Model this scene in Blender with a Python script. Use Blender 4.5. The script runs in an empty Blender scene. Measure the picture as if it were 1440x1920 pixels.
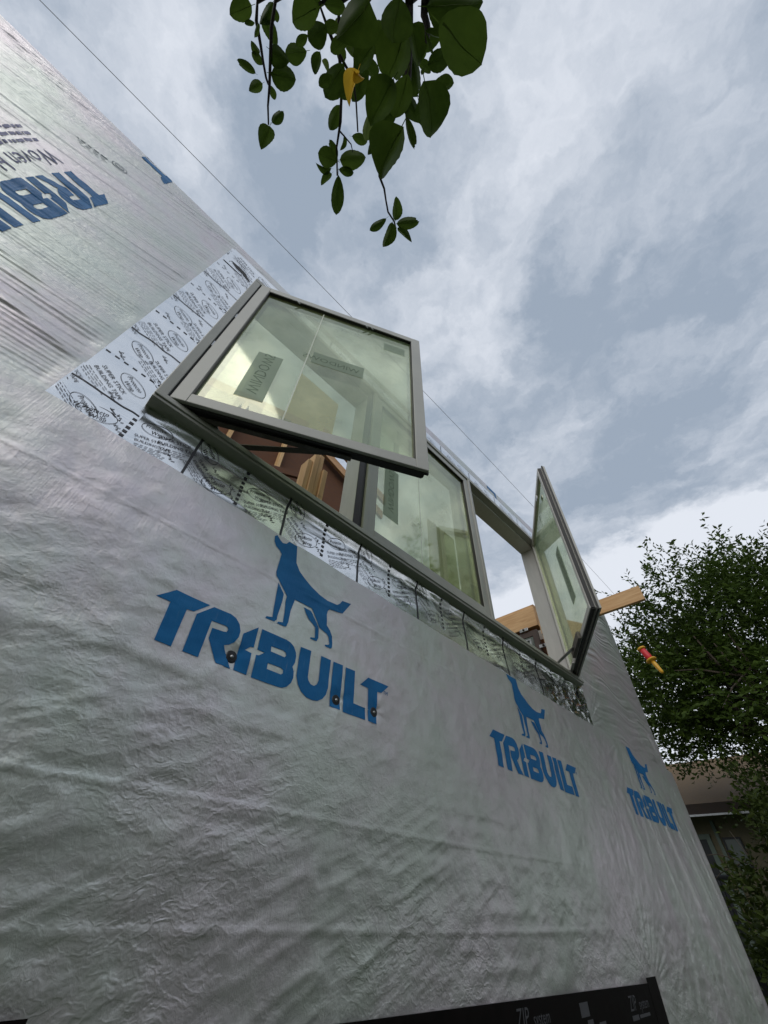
import bpy, bmesh, math, random
import numpy as np
from mathutils import Vector, Matrix, noise as mnoise
from mathutils.geometry import tessellate_polygon
R = math.radians
random.seed(7); rng = np.random.RandomState(11)
scene = bpy.context.scene
COL = scene.collection

# ------------------------------------------------------------------ camera
FPX = 734.16                     # focal length in pixels of the 1440 px wide photograph
CAMR = np.array([[0.6997198, 0.5189903, 0.4909595],
                 [-0.7136829, 0.4766372, 0.5132969],
                 [0.0323866, -0.7095534, 0.7039070]])   # columns: right, down, forward in world axes
cam_d = bpy.data.cameras.new('camera'); cam = bpy.data.objects.new('camera', cam_d); COL.objects.link(cam)
cam_d.sensor_fit = 'HORIZONTAL'; cam_d.sensor_width = 36.0; cam_d.lens = 36.0 * FPX / 1440.0
cam_d.clip_start = 0.02; cam_d.clip_end = 2000
mw = Matrix.Identity(4)
for i in range(3):
    mw[i][0] = CAMR[i][0]; mw[i][1] = -CAMR[i][1]; mw[i][2] = -CAMR[i][2]
cam.matrix_world = mw
scene.camera = cam
GROUND = -1.5                    # the camera is held 1.5 m above the lawn, 1 m from the wall (wall plane y = 1)

def ray(px, py):
    v = CAMR @ np.array([px - 720.0, py - 960.0, FPX]); return v / np.linalg.norm(v)
def at(px, py, dist):            # point at a real distance from the eye
    return Vector(ray(px, py) * dist)
def on(px, py, d=1.0, ax=1):     # point of the plane axis = d
    v = ray(px, py); return Vector(v * (d / v[ax]))

# ------------------------------------------------------------------ node helpers
class NT:
    def __init__(s, tree): s.t = tree; s.n = tree.nodes; s.l = tree.links
    def new(s, typ, **kw):
        n = s.n.new(typ)
        for k, v in kw.items(): setattr(n, k, v)
        return n
    def put(s, sock, v):
        if hasattr(v, 'is_linked') or isinstance(v, bpy.types.NodeSocket): s.l.new(v, sock)
        else: sock.default_value = v
    def m(s, op, a, b=0.0, c=0.0, clamp=False):
        n = s.new('ShaderNodeMath', operation=op, use_clamp=clamp)
        for i, v in enumerate((a, b, c)): s.put(n.inputs[i], v)
        return n.outputs[0]
    def vm(s, op, a, b=(0, 0, 0)):
        n = s.new('ShaderNodeVectorMath', operation=op)
        s.put(n.inputs[0], a)
        if op == 'SCALE': s.put(n.inputs['Scale'], b)
        else: s.put(n.inputs[1], b)
        return n.outputs['Value'] if op in ('LENGTH', 'DOT_PRODUCT', 'DISTANCE') else n.outputs[0]
    def noise(s, vec, scale, detail=4, rough=0.55, dist=0.0, out='Fac'):
        n = s.new('ShaderNodeTexNoise')
        s.put(n.inputs['Vector'], vec); s.put(n.inputs['Scale'], scale); n.inputs['Detail'].default_value = detail
        n.inputs['Roughness'].default_value = rough; n.inputs['Distortion'].default_value = dist
        return n.outputs[out]
    def mapr(s, v, a, b, c=0.0, d=1.0, smooth=True):
        n = s.new('ShaderNodeMapRange'); n.interpolation_type = 'SMOOTHSTEP' if smooth else 'LINEAR'
        for i, x in enumerate((v, a, b, c, d)): s.put(n.inputs[i], x)
        return n.outputs[0]
    def mix(s, f, a, b):
        n = s.new('ShaderNodeMix', data_type='RGBA')
        s.put(n.inputs[0], f)
        for i, v in ((6, a), (7, b)):
            if isinstance(v, tuple) and len(v) == 3: v = (*v, 1)
            s.put(n.inputs[i], v)
        return n.outputs[2]
    def mapping(s, vec, scale=(1, 1, 1), rot=(0, 0, 0), loc=(0, 0, 0)):
        n = s.new('ShaderNodeMapping'); s.put(n.inputs[0], vec)
        n.inputs['Scale'].default_value = scale; n.inputs['Rotation'].default_value = rot; n.inputs['Location'].default_value = loc
        return n.outputs[0]

# ------------------------------------------------------------------ world: overcast sky with broken cloud
SUN_EL, SUN_AZ = R(33), R(242)   # azimuth clockwise from +Y
world = bpy.data.worlds.new('World'); scene.world = world; world.use_nodes = True
w = NT(world.node_tree); w.n.clear()
sky = w.new('ShaderNodeTexSky', sky_type='NISHITA'); sky.sun_disc = False
sky.sun_elevation = SUN_EL; sky.sun_rotation = SUN_AZ
tc = w.new('ShaderNodeTexCoord').outputs['Generated']
sep = w.new('ShaderNodeSeparateXYZ'); w.l.new(tc, sep.inputs[0])
zc = w.m('MAXIMUM', sep.outputs[2], 0.14)
qx = w.m('DIVIDE', sep.outputs[0], zc); qy = w.m('DIVIDE', sep.outputs[1], zc)
cq = w.new('ShaderNodeCombineXYZ'); w.l.new(qx, cq.inputs[0]); w.l.new(qy, cq.inputs[1])
Q0 = cq.outputs[0]
wn = w.vm('SUBTRACT', w.noise(Q0, 4.0, 6, 0.6, 0, 'Color'), (0.5, 0.5, 0.5))
Q = w.vm('ADD', Q0, w.vm('SCALE', wn, 0.42))
puff = w.noise(w.mapping(Q, (1.3, 1.0, 1), (0, 0, R(-16)), (1, 4, 0)), 4.2, 5, 0.5)
puff = w.m('ABSOLUTE', w.m('SUBTRACT', puff, 0.5))
big = w.noise(w.mapping(Q, (1.5, 1.0, 1), (0, 0, R(-16))), 2.3, 9, 0.56)
fine = w.noise(w.mapping(Q, (1.25, 1.0, 1), (0, 0, R(-16)), (3, 1, 0)), 6.0, 7, 0.55)
def blob(a, b, rad):             # a bank of thin cloud lying along a segment of the cloud deck
    ax, ay = a; bx, by = b; dx, dy = bx - ax, by - ay; L2 = dx * dx + dy * dy + 1e-6
    rel = w.vm('SUBTRACT', Q, (ax, ay, 0))
    t = w.m('DIVIDE', w.vm('DOT_PRODUCT', rel, (dx, dy, 0)), L2, clamp=True)
    dv = w.vm('SUBTRACT', rel, w.vm('SCALE', (dx, dy, 0), t))
    z0 = w.vm('MULTIPLY', dv, (1, 1, 0))
    return w.mapr(w.vm('LENGTH', z0), rad, rad * 0.15)
lit = w.m('MAXIMUM', blob((0.14, -0.36), (0.31, 0.18), 0.17), blob((0.0, -0.95), (0.14, -0.36), 0.3))  # second bank lies out of view, added to brighten the foil's reflection
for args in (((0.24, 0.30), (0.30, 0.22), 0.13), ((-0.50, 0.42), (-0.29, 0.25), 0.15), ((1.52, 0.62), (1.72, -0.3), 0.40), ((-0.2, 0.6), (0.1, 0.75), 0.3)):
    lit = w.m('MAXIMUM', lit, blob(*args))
dark = w.m('MAXIMUM', blob((0.62, -0.18), (1.12, 0.0), 0.36), blob((-0.1, 0.18), (-0.02, 0.34), 0.16))
v = w.m('MULTIPLY', w.m('SUBTRACT', big, 0.5), 1.5)
v = w.m('ADD', v, w.m('MULTIPLY', w.m('SUBTRACT', fine, 0.5), 0.75))
v = w.m('ADD', v, 0.35)
v = w.m('SUBTRACT', v, w.m('MULTIPLY', puff, 0.9))
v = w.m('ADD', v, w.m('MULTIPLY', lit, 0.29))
v = w.m('SUBTRACT', v, w.m('MULTIPLY', dark, 0.27))
sq = w.new('ShaderNodeSeparateXYZ'); w.l.new(Q, sq.inputs[0])
v = w.m('ADD', v, w.m('MULTIPLY', w.mapr(sq.outputs[0], 1.36, 1.50), 0.62))
horizon = w.mapr(sep.outputs[2], 0.52, 0.10)
v = w.m('ADD', v, w.m('MULTIPLY', horizon, 0.35))
v = w.m('ADD', w.m('MULTIPLY', w.mapr(v, 0.0, 1.0), 0.4), w.m('MULTIPLY', w.m('MAXIMUM', w.m('MINIMUM', v, 1.3), 0.0), 0.6))
CB = 10.0                        # cloud radiance is given for background strength 1; the background runs at 0.1
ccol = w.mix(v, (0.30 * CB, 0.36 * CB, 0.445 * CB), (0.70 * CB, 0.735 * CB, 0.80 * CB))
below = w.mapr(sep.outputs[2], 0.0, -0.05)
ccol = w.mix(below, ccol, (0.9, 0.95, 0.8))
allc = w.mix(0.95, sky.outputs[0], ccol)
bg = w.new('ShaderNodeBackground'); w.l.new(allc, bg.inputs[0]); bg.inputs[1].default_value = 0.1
wo = w.new('ShaderNodeOutputWorld'); w.l.new(bg.outputs[0], wo.inputs[0])

sun_d = bpy.data.lights.new('sun', 'SUN'); sun = bpy.data.objects.new('sun', sun_d); COL.objects.link(sun)
sun_d.energy = 1.25; sun_d.angle = R(55); sun_d.color = (1.0, 0.96, 0.9)
sdir = Vector((math.sin(SUN_AZ) * math.cos(SUN_EL), math.cos(SUN_AZ) * math.cos(SUN_EL), math.sin(SUN_EL)))
sun.rotation_euler = sdir.to_track_quat('Z', 'Y').to_euler(); sun.location = sdir * 30

vs = scene.view_settings
vs.view_transform = 'Standard'; vs.look = 'None'; vs.gamma = 1.0; vs.use_curve_mapping = False; vs.exposure = 0.2
scene.cycles.max_bounces = 8; scene.cycles.transparent_max_bounces = 12
scene.cycles.use_denoising = True

# ------------------------------------------------------------------ materials
def mat(name, col=(0.5, 0.5, 0.5), rough=0.6, metal=0.0, spec=0.5):
    m = bpy.data.materials.new(name); m.use_nodes = True
    b = m.node_tree.nodes['Principled BSDF']
    b.inputs['Base Color'].default_value = (*col, 1); b.inputs['Roughness'].default_value = rough
    b.inputs['Metallic'].default_value = metal; b.inputs['Specular IOR Level'].default_value = spec
    return m, NT(m.node_tree), b
def bump(n, b, h, strength, dist):
    bp = n.new('ShaderNodeBump'); n.put(bp.inputs['Height'], h)
    bp.inputs['Strength'].default_value = strength; bp.inputs['Distance'].default_value = dist
    n.l.new(bp.outputs[0], b.inputs['Normal']); return bp
def varied(name, c1, c2, scale, rough=0.6, metal=0.0, stretch=(1, 1, 1), bstr=0.0, bdist=0.002, spec=0.5, detail=6):
    m, n, b = mat(name, c1, rough, metal, spec)
    o = n.new('ShaderNodeTexCoord').outputs['Object']
    f = n.noise(n.mapping(o, stretch), scale, detail, 0.6)
    n.l.new(n.mix(n.mapr(f, 0.3, 0.7), c1, c2), b.inputs['Base Color'])
    n.l.new(n.mapr(f, 0.2, 0.8, rough * 0.85, min(1, rough * 1.15)), b.inputs['Roughness'])
    if bstr: bump(n, b, f, bstr, bdist)
    return m

def wrap_mat(name, weave, crs):
    m, n, b = mat(name, (0.45, 0.45, 0.46), 0.4, 0.62)
    o = n.new('ShaderNodeTexCoord').outputs['Object']
    tint = n.noise(o, 2.3, 5, 0.6)
    grime = n.noise(o, 14.0, 6, 0.65)
    c = n.mix(n.mapr(tint, 0.35, 0.68), (0.61, 0.65, 0.60), (0.69, 0.63, 0.665))  # green and mauve sheen of reflected surroundings, painted as base colour blotches
    c = n.mix(n.m('MULTIPLY', n.mapr(grime, 0.5, 0.8), 0.35), c, (0.36, 0.36, 0.35))
    n.l.new(c, b.inputs['Base Color'])
    lines = n.noise(n.mapping(o, weave), 1.0, 5, 0.75)
    patch = n.mapr(n.noise(o, 5.0, 4, 0.6), 0.35, 0.7)
    crk = n.noise(o, 46.0, 6, 0.6, 0.4)
    wob = n.vm('ADD', o, n.vm('SCALE', n.noise(o, 9.0, 3, 0.5, 0, 'Color'), 0.05))
    ca = n.m('ABSOLUTE', n.m('SUBTRACT', n.noise(n.mapping(wob, (14, 14, 26), (0, R(-24), 0)), 1.0, 3, 0.55), 0.5))
    cb_ = n.m('ABSOLUTE', n.m('SUBTRACT', n.noise(n.mapping(wob, (34, 34, 48), (0, R(18), 0)), 1.0, 2, 0.5), 0.5))
    crease = n.m('ADD', n.mapr(ca, 0.10, 0.0), n.m('MULTIPLY', n.mapr(cb_, 0.09, 0.0), 0.45))
    so = n.new('ShaderNodeSeparateXYZ'); n.l.new(o, so.inputs[0])      # slack hem at the lower left, taut towards the window
    slack = n.m('MULTIPLY', n.mapr(n.m('ADD', so.outputs[2], n.m('MULTIPLY', so.outputs[0], 0.22)), 0.75, 0.05, 0.25, 1.0), n.mapr(n.noise(o, 3.2, 3, 0.5), 0.35, 0.65, 0.15, 1.0))
    crease = n.m('MULTIPLY', crease, n.m('MULTIPLY', slack, crs))
    h = n.m('ADD', n.m('MULTIPLY', n.m('MULTIPLY', lines, patch), 0.75), n.m('ADD', n.m('MULTIPLY', crk, 0.8), n.m('MULTIPLY', crease, 0.27)))
    bump(n, b, h, 0.6, 0.0032)
    n.l.new(n.mapr(grime, 0.25, 0.75, 0.31, 0.44), b.inputs['Roughness'])
    return m
M = {}
M['wrap_low'] = wrap_mat('wrap_lower', (190, 1, 5), 1.0)
M['wrap_up'] = wrap_mat('wrap_upper', (5, 1, 130), 0.15)
def print_mat(name, c1, c2, rough=0.38):
    m, n, b = mat(name, c1, rough, 0.0, 0.25)
    o = n.new('ShaderNodeTexCoord').outputs['Object']
    f = n.noise(o, 9.0, 6, 0.7)
    worn = n.m('MULTIPLY', n.mapr(n.noise(n.mapping(o, (150, 1, 9)), 1.0, 4, 0.7), 0.56, 0.76), n.mapr(n.noise(o, 6, 3), 0.4, 0.7))
    n.l.new(n.mix(n.m('MULTIPLY', worn, 0.35), n.mix(n.mapr(f, 0.3, 0.75), c1, c2), (0.30, 0.36, 0.42)), b.inputs['Base Color'])
    h = n.m('ADD', n.noise(n.mapping(o, (190, 1, 5)), 1.0, 4, 0.7), n.noise(o, 42, 5, 0.6, 0.4))
    bump(n, b, h, 0.4, 0.002)
    return m
M['blue'] = print_mat('blue_print', (0.005, 0.125, 0.34), (0.011, 0.16, 0.40))
M['blue_faint'] = print_mat('faint_blue_print', (0.13, 0.14, 0.28), (0.19, 0.20, 0.36))
M['pale_ink'] = print_mat('pale_ink', (0.26, 0.31, 0.36), (0.33, 0.37, 0.42))
# silver flashing foil
m, n, b = mat('foil', (0.86, 0.87, 0.88), 0.2, 1.0)
o = n.new('ShaderNodeTexCoord').outputs['Object']
h = n.m('ADD', n.noise(o, 16, 5, 0.6, 0.6), n.m('MULTIPLY', n.noise(n.mapping(o, (5, 5, 40)), 1.0, 4, 0.6), 0.5))
bump(n, b, h, 0.22, 0.004)
n.l.new(n.mapr(n.noise(o, 7, 4), 0.3, 0.7, 0.14, 0.3), b.inputs['Roughness'])
M['foil'] = m
M['ink'] = mat('black_ink', (0.05, 0.05, 0.06), 0.45)[0]
M['frame'] = varied('clay_frame', (0.36, 0.36, 0.33), (0.41, 0.41, 0.375), 6, 0.42, stretch=(1, 1, 1), bstr=0.08, bdist=0.001)
M['frame_in'] = varied('pale_frame', (0.58, 0.575, 0.545), (0.64, 0.63, 0.60), 8, 0.5, stretch=(4, 4, 1), bstr=0.08)
M['rubber'] = mat('black_rubber', (0.012, 0.012, 0.012), 0.55)[0]
M['dark_metal'] = varied('dark_hardware', (0.07, 0.065, 0.055), (0.11, 0.10, 0.085), 20, 0.45, 0.4)
M['metal'] = varied('zinc_hardware', (0.42, 0.42, 0.42), (0.55, 0.55, 0.55), 20, 0.35, 0.9)
def wood(name, c1, c2, stretch):
    m, n, b = mat(name, c1, 0.65)
    o = n.new('ShaderNodeTexCoord').outputs['Object']
    g = n.noise(n.mapping(o, stretch), 1.0, 8, 0.65, 0.8)
    k = n.mapr(n.noise(o, 6, 2), 0.66, 0.72)
    c = n.mix(n.mapr(g, 0.3, 0.72), c1, c2)
    n.l.new(n.mix(n.m('MULTIPLY', k, 0.6), c, (c1[0] * 0.35, c1[1] * 0.28, c1[2] * 0.25)), b.inputs['Base Color'])
    bump(n, b, g, 0.25, 0.002)
    return m
M['lumber_y'] = wood('lumber_along', (0.46, 0.26, 0.11), (0.62, 0.40, 0.20), (34, 2.5, 34))
M['lumber_z'] = wood('lumber_upright', (0.52, 0.32, 0.14), (0.68, 0.45, 0.22), (34, 34, 2.5))
M['lumber_x'] = wood('lumber_across', (0.42, 0.23, 0.11), (0.56, 0.33, 0.17), (2.5, 34, 34))
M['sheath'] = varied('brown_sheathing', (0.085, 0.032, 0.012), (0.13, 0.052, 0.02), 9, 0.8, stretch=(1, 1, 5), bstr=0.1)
M['osb'] = varied('strand_board', (0.55, 0.42, 0.18), (0.70, 0.56, 0.27), 28, 0.75, stretch=(1, 1, 2.2), bstr=0.2)
M['board'] = varied('green_board', (0.20, 0.25, 0.12), (0.27, 0.31, 0.16), 12, 0.75)
M['tape_black'] = varied('black_tape', (0.005, 0.004, 0.004), (0.009, 0.007, 0.007), 20, 0.5, bstr=0.1, spec=0.06)
M['grey_ink'] = mat('grey_ink', (0.065, 0.065, 0.075), 0.5)[0]
def glass_mat(name, tint, refl, haze):
    m = bpy.data.materials.new(name); m.use_nodes = True; n = NT(m.node_tree); n.n.clear()
    tr = n.new('ShaderNodeBsdfTransparent'); tr.inputs[0].default_value = (*tint, 1)
    gl = n.new('ShaderNodeBsdfGlossy'); gl.inputs['Color'].default_value = (*refl, 1); gl.inputs['Roughness'].default_value = 0.05
    lw = n.new('ShaderNodeLayerWeight'); lw.inputs[0].default_value = 0.5
    f = n.m('ADD', n.m('MULTIPLY', n.m('POWER', lw.outputs['Facing'], 3.0), 0.65), 0.23, clamp=True)
    mx = n.new('ShaderNodeMixShader'); n.l.new(f, mx.inputs[0]); n.l.new(tr.outputs[0], mx.inputs[1]); n.l.new(gl.outputs[0], mx.inputs[2])
    df = n.new('ShaderNodeBsdfTranslucent'); df.inputs[0].default_value = (0.62, 0.74, 0.58, 1)
    o = n.new('ShaderNodeTexCoord').outputs['Object']
    hz = n.mapr(n.noise(o, 3.0, 5, 0.6), 0.3, 0.75, haze * 0.5, haze * 1.6)
    m2 = n.new('ShaderNodeMixShader'); n.l.new(hz, m2.inputs[0]); n.l.new(mx.outputs[0], m2.inputs[1]); n.l.new(df.outputs[0], m2.inputs[2])
    ou = n.new('ShaderNodeOutputMaterial'); n.l.new(m2.outputs[0], ou.inputs[0])
    return m
M['glass'] = glass_mat('coated_glass', (0.955, 0.985, 0.83), (0.98, 1.0, 0.82), 0.25)
def film_mat(name, col, alpha):
    m = bpy.data.materials.new(name); m.use_nodes = True; n = NT(m.node_tree); n.n.clear()
    tr = n.new('ShaderNodeBsdfTransparent'); tr.inputs[0].default_value = (0.75, 0.8, 0.75, 1)
    df = n.new('ShaderNodeBsdfDiffuse'); df.inputs[0].default_value = (*col, 1)
    mx = n.new('ShaderNodeMixShader'); mx.inputs[0].default_value = alpha
    n.l.new(tr.outputs[0], mx.inputs[1]); n.l.new(df.outputs[0], mx.inputs[2])
    ou = n.new('ShaderNodeOutputMaterial'); n.l.new(mx.outputs[0], ou.inputs[0]); return m
M['sticker'] = film_mat('glass_sticker', (0.30, 0.36, 0.30), 0.72)
M['sticker_ink'] = film_mat('sticker_ink', (0.23, 0.275, 0.24), 0.36)
M['film'] = film_mat('clear_film', (0.85, 0.88, 0.8), 0.65)
def leaf_mat(name, c1, c2, trans, spec=0.35):
    m, n, b = mat(name, c1, 0.5, 0, spec)
    o = n.new('ShaderNodeTexCoord').outputs['Object']
    inf = n.new('ShaderNodeObjectInfo').outputs['Random']
    geo = n.new('ShaderNodeNewGeometry').outputs['Random Per Island']
    f = n.m('ADD', n.m('MULTIPLY', n.noise(o, 6, 4), 0.6), n.m('MULTIPLY', n.m('ADD', inf, geo), 0.3), clamp=True)
    c = n.mix(n.mapr(f, 0.2, 0.85), c1, c2)
    n.l.new(c, b.inputs['Base Color'])
    t = n.new('ShaderNodeBsdfTranslucent'); n.l.new(c, t.inputs[0])
    mx = n.new('ShaderNodeMixShader'); mx.inputs[0].default_value = trans
    n.l.new(b.outputs[0], mx.inputs[1]); n.l.new(t.outputs[0], mx.inputs[2])
    n.l.new(mx.outputs[0], n.n['Material Output'].inputs[0]); return m
M['leaf'] = leaf_mat('fruit_leaf', (0.028, 0.056, 0.007), (0.064, 0.108, 0.015), 0.38, 0.12)
M['leaf_vein'] = leaf_mat('leaf_vein', (0.10, 0.16, 0.03), (0.13, 0.19, 0.04), 0.4, 0.1)
M['leaf_pale'] = leaf_mat('pale_leaf', (0.10, 0.15, 0.03), (0.14, 0.19, 0.045), 0.35)
M['leaf_yellow'] = leaf_mat('yellow_leaf', (0.55, 0.33, 0.02), (0.62, 0.40, 0.04), 0.5)
M['leaf_tree'] = leaf_mat('tree_leaf', (0.016, 0.036, 0.006), (0.055, 0.09, 0.014), 0.28, 0.12)
M['leaf_bush'] = leaf_mat('bush_leaf', (0.018, 0.034, 0.007), (0.055, 0.075, 0.016), 0.22, 0.12)
M['leaf_yard'] = leaf_mat('yard_leaf', (0.06, 0.12, 0.02), (0.13, 0.21, 0.045), 0.3)
M['twig'] = varied('twig_bark', (0.020, 0.014, 0.014), (0.04, 0.028, 0.024), 60, 0.8, bstr=0.3)
M['bark'] = varied('bark', (0.04, 0.03, 0.022), (0.09, 0.07, 0.05), 18, 0.9, stretch=(1, 1, 0.3), bstr=0.6, bdist=0.02)
M['lawn'] = varied('lawn', (0.022, 0.045, 0.012), (0.045, 0.07, 0.022), 3.0, 0.9, bstr=0.5, bdist=0.03)
M['roof'] = varied('shingle', (0.11, 0.066, 0.026), (0.16, 0.10, 0.045), 22, 0.9, stretch=(1, 1, 3), bstr=0.4, bdist=0.01)
M['stucco'] = varied('stucco', (0.15, 0.13, 0.08), (0.19, 0.165, 0.10), 14, 0.9, bstr=0.2)
M['fascia'] = varied('brown_fascia', (0.035, 0.022, 0.015), (0.05, 0.033, 0.022), 12, 0.8)
M['white'] = varied('white_paint', (0.55, 0.55, 0.55), (0.65, 0.65, 0.64), 12, 0.6)
M['house_trim'] = varied('green_grey_trim', (0.13, 0.17, 0.14), (0.17, 0.21, 0.17), 10, 0.7)
M['dark_glass'] = mat('dark_pane', (0.14, 0.165, 0.15), 0.1, 0, 0.8)[0]
M['black'] = mat('black_paint', (0.008, 0.009, 0.011), 0.45)[0]
M['red'] = varied('red_cord', (0.50, 0.012, 0.02), (0.62, 0.02, 0.03), 40, 0.45, stretch=(1, 1, 8), bstr=0.4, bdist=0.003)
M['yellow'] = varied('yellow_plastic', (0.62, 0.32, 0.02), (0.68, 0.38, 0.03), 12, 0.4)
M['bronze'] = varied('bronze_frame', (0.055, 0.034, 0.026), (0.075, 0.048, 0.036), 12, 0.5)
M['cable'] = mat('cable_jacket', (0.24, 0.24, 0.25), 0.6)[0]

# ------------------------------------------------------------------ mesh helpers
WL = {}                          # where each thing's Empty stands; parts are modelled in world space
class MB:
    def __init__(s): s.v = []; s.f = []
    def add(s, vs, fs):
        k = len(s.v); s.v += [tuple(p) for p in vs]; s.f += [tuple(i + k for i in f) for f in fs]; return s
    def box(s, a, b, mtx=None):
        x0, y0, z0 = (min(a[i], b[i]) for i in range(3)); x1, y1, z1 = (max(a[i], b[i]) for i in range(3))
        vs = [(x0, y0, z0), (x1, y0, z0), (x1, y1, z0), (x0, y1, z0), (x0, y0, z1), (x1, y0, z1), (x1, y1, z1), (x0, y1, z1)]
        if mtx is not None: vs = [mtx @ Vector(p) for p in vs]
        return s.add(vs, [(0, 3, 2, 1), (4, 5, 6, 7), (0, 1, 5, 4), (1, 2, 6, 5), (2, 3, 7, 6), (3, 0, 4, 7)])
    def prism(s, poly, d0, d1, fn):      # polygon in 2-D extruded between depths; fn(u, v, d) -> point
        n = len(poly)
        vs = [fn(u, v, d0) for u, v in poly] + [fn(u, v, d1) for u, v in poly]
        return s.add(vs, [tuple(range(n)), tuple(range(2 * n - 1, n - 1, -1))] + [(i, i + n, (i + 1) % n + n, (i + 1) % n) for i in range(n)])
    def tube(s, pts, rad, seg=8, cap=True):
        pts = [Vector(p) for p in pts]; n = len(pts)
        if not hasattr(rad, '__len__'): rad = [rad] * n
        rings = []
        ref = Vector((0.31, 0.2, 0.93))
        for i, p in enumerate(pts):
            t = (pts[min(i + 1, n - 1)] - pts[max(i - 1, 0)]).normalized()
            a = t.cross(ref)
            if a.length < 1e-3: a = t.cross(Vector((1, 0, 0)))
            a.normalize(); b = t.cross(a)
            rings += [p + (a * math.cos(k * math.tau / seg) + b * math.sin(k * math.tau / seg)) * rad[i] for k in range(seg)]
        fs = [(i * seg + k, i * seg + (k + 1) % seg, (i + 1) * seg + (k + 1) % seg, (i + 1) * seg + k) for i in range(n - 1) for k in range(seg)]
        if cap: fs += [tuple(range(seg - 1, -1, -1)), tuple(range((n - 1) * seg, n * seg))]
        return s.add(rings, fs)
    def lathe(s, prof, mtx, seg=20):     # prof: (radius, height) along local Z
        vs = [mtx @ Vector((r * math.cos(k * math.tau / seg), r * math.sin(k * math.tau / seg), h)) for r, h in prof for k in range(seg)]
        n = len(prof)
        fs = [(i * seg + k, i * seg + (k + 1) % seg, (i + 1) * seg + (k + 1) % seg, (i + 1) * seg + k) for i in range(n - 1) for k in range(seg)]
        fs += [tuple(range(seg - 1, -1, -1)), tuple(range((n - 1) * seg, n * seg))]
        return s.add(vs, fs)
    def build(s, name, mt, parent=None, bev=0.0, smooth=False):
        me = bpy.data.meshes.new(name); me.from_pydata(s.v, [], s.f); me.validate()
        bm = bmesh.new(); bm.from_mesh(me); bmesh.ops.recalc_face_normals(bm, faces=bm.faces); bm.to_mesh(me); bm.free()
        return link(name, me, mt, parent, bev, smooth)
def link(name, me, mt, parent=None, bev=0.0, smooth=False):
    me.materials.clear(); me.materials.append(mt)
    o = bpy.data.objects.new(name, me); COL.objects.link(o)
    if parent is not None: o.parent = parent; o.location = -WL.get(parent.name, Vector())
    if smooth: me.shade_smooth()
    if bev:
        md = o.modifiers.new('bevel', 'BEVEL'); md.width = bev; md.segments = 2; md.limit_method = 'ANGLE'; md.harden_normals = False
    return o
def tag(o, label=None, cat=None, group=None, kind=None):
    for k, v in (('label', label), ('category', cat), ('group', group), ('kind', kind)):
        if v: o[k] = v
    return o
def empty(name, label, cat, loc=(0, 0, 0), group=None):
    o = bpy.data.objects.new(name, None); COL.objects.link(o); o.empty_display_size = 0.1
    tag(o, label, cat, group); o.location = loc; WL[o.name] = Vector(loc); return o
def np_mesh(name, verts, faces):
    me = bpy.data.meshes.new(name)
    me.vertices.add(len(verts)); me.vertices.foreach_set('co', np.asarray(verts, np.float32).ravel())
    k = faces.shape[1]; nf = len(faces)
    me.loops.add(nf * k); me.loops.foreach_set('vertex_index', faces.astype(np.int32).ravel())
    me.polygons.add(nf); me.polygons.foreach_set('loop_start', np.arange(0, nf * k, k, dtype=np.int32))
    me.update(calc_edges=True); return me

# ------------------------------------------------------------------ smooth value noise for folds
TAB = np.random.RandomState(5).rand(256, 256)
def vn(x, y, s=0):
    x = np.asarray(x, float) + 17.3 * s + 40; y = np.asarray(y, float) + 9.7 * s + 40
    xi = np.floor(x).astype(int); yi = np.floor(y).astype(int); fx = x - xi; fy = y - yi
    fx = fx * fx * fx * (fx * (fx * 6 - 15) + 10); fy = fy * fy * fy * (fy * (fy * 6 - 15) + 10)
    g = lambda a, b: TAB[a % 256, b % 256]
    return (g(xi, yi) * (1 - fx) + g(xi + 1, yi) * fx) * (1 - fy) + (g(xi, yi + 1) * (1 - fx) + g(xi + 1, yi + 1) * fx) * fy
def sst(a, b, x):
    t = np.clip((x - a) / (b - a), 0, 1); return t * t * (3 - 2 * t)
def ridge(v): return 1 - np.abs(2 * v - 1)

# ================================================================== GROUND
def sheet(name, x0, x1, y0, y1, z, mt, kind='structure'):
    o = MB().add([(x0, y0, z), (x1, y0, z), (x1, y1, z), (x0, y1, z)], [(0, 1, 2, 3)]).build(name, mt); tag(o, kind=kind); return o
sheet('lawn', -400, 400, -400, 400, GROUND, M['lawn'])

# ================================================================== WRAPPED HOUSE WALL
XC = 4.33                        # right corner of the house
TOP = 2.585                      # top of the wall wrap
house = empty('house_under_construction', 'unfinished house wall wrapped in silver sheeting with blue printed dogs', 'house', (2.0, 1.6, GROUND))
SEAM_PT = [(a_ * 0.977, b_ * 0.977) for a_, b_ in [(-4, 0.925), (-0.27, 0.907), (0.09, 0.902), (0.455, 0.892), (0.815, 0.884), (1.172, 0.877), (1.54, 0.867), (1.9, 0.864), (2.88, 0.852), (3.21, 0.838), (4.4, 0.83)]]
def seam(x): return np.interp(x, [p[0] for p in SEAM_PT], [p[1] for p in SEAM_PT])
WX0, WX1, WZ0, WZ1 = -0.094, 2.815, 1.062, 2.283      # outer edges of the window frame
TL, TR, TT = -0.272, 2.90, 2.468                       # edges of the foil flashing
CAPS = [(0.414, 0.433), (0.769, 0.422), (0.927, 0.427)]

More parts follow.
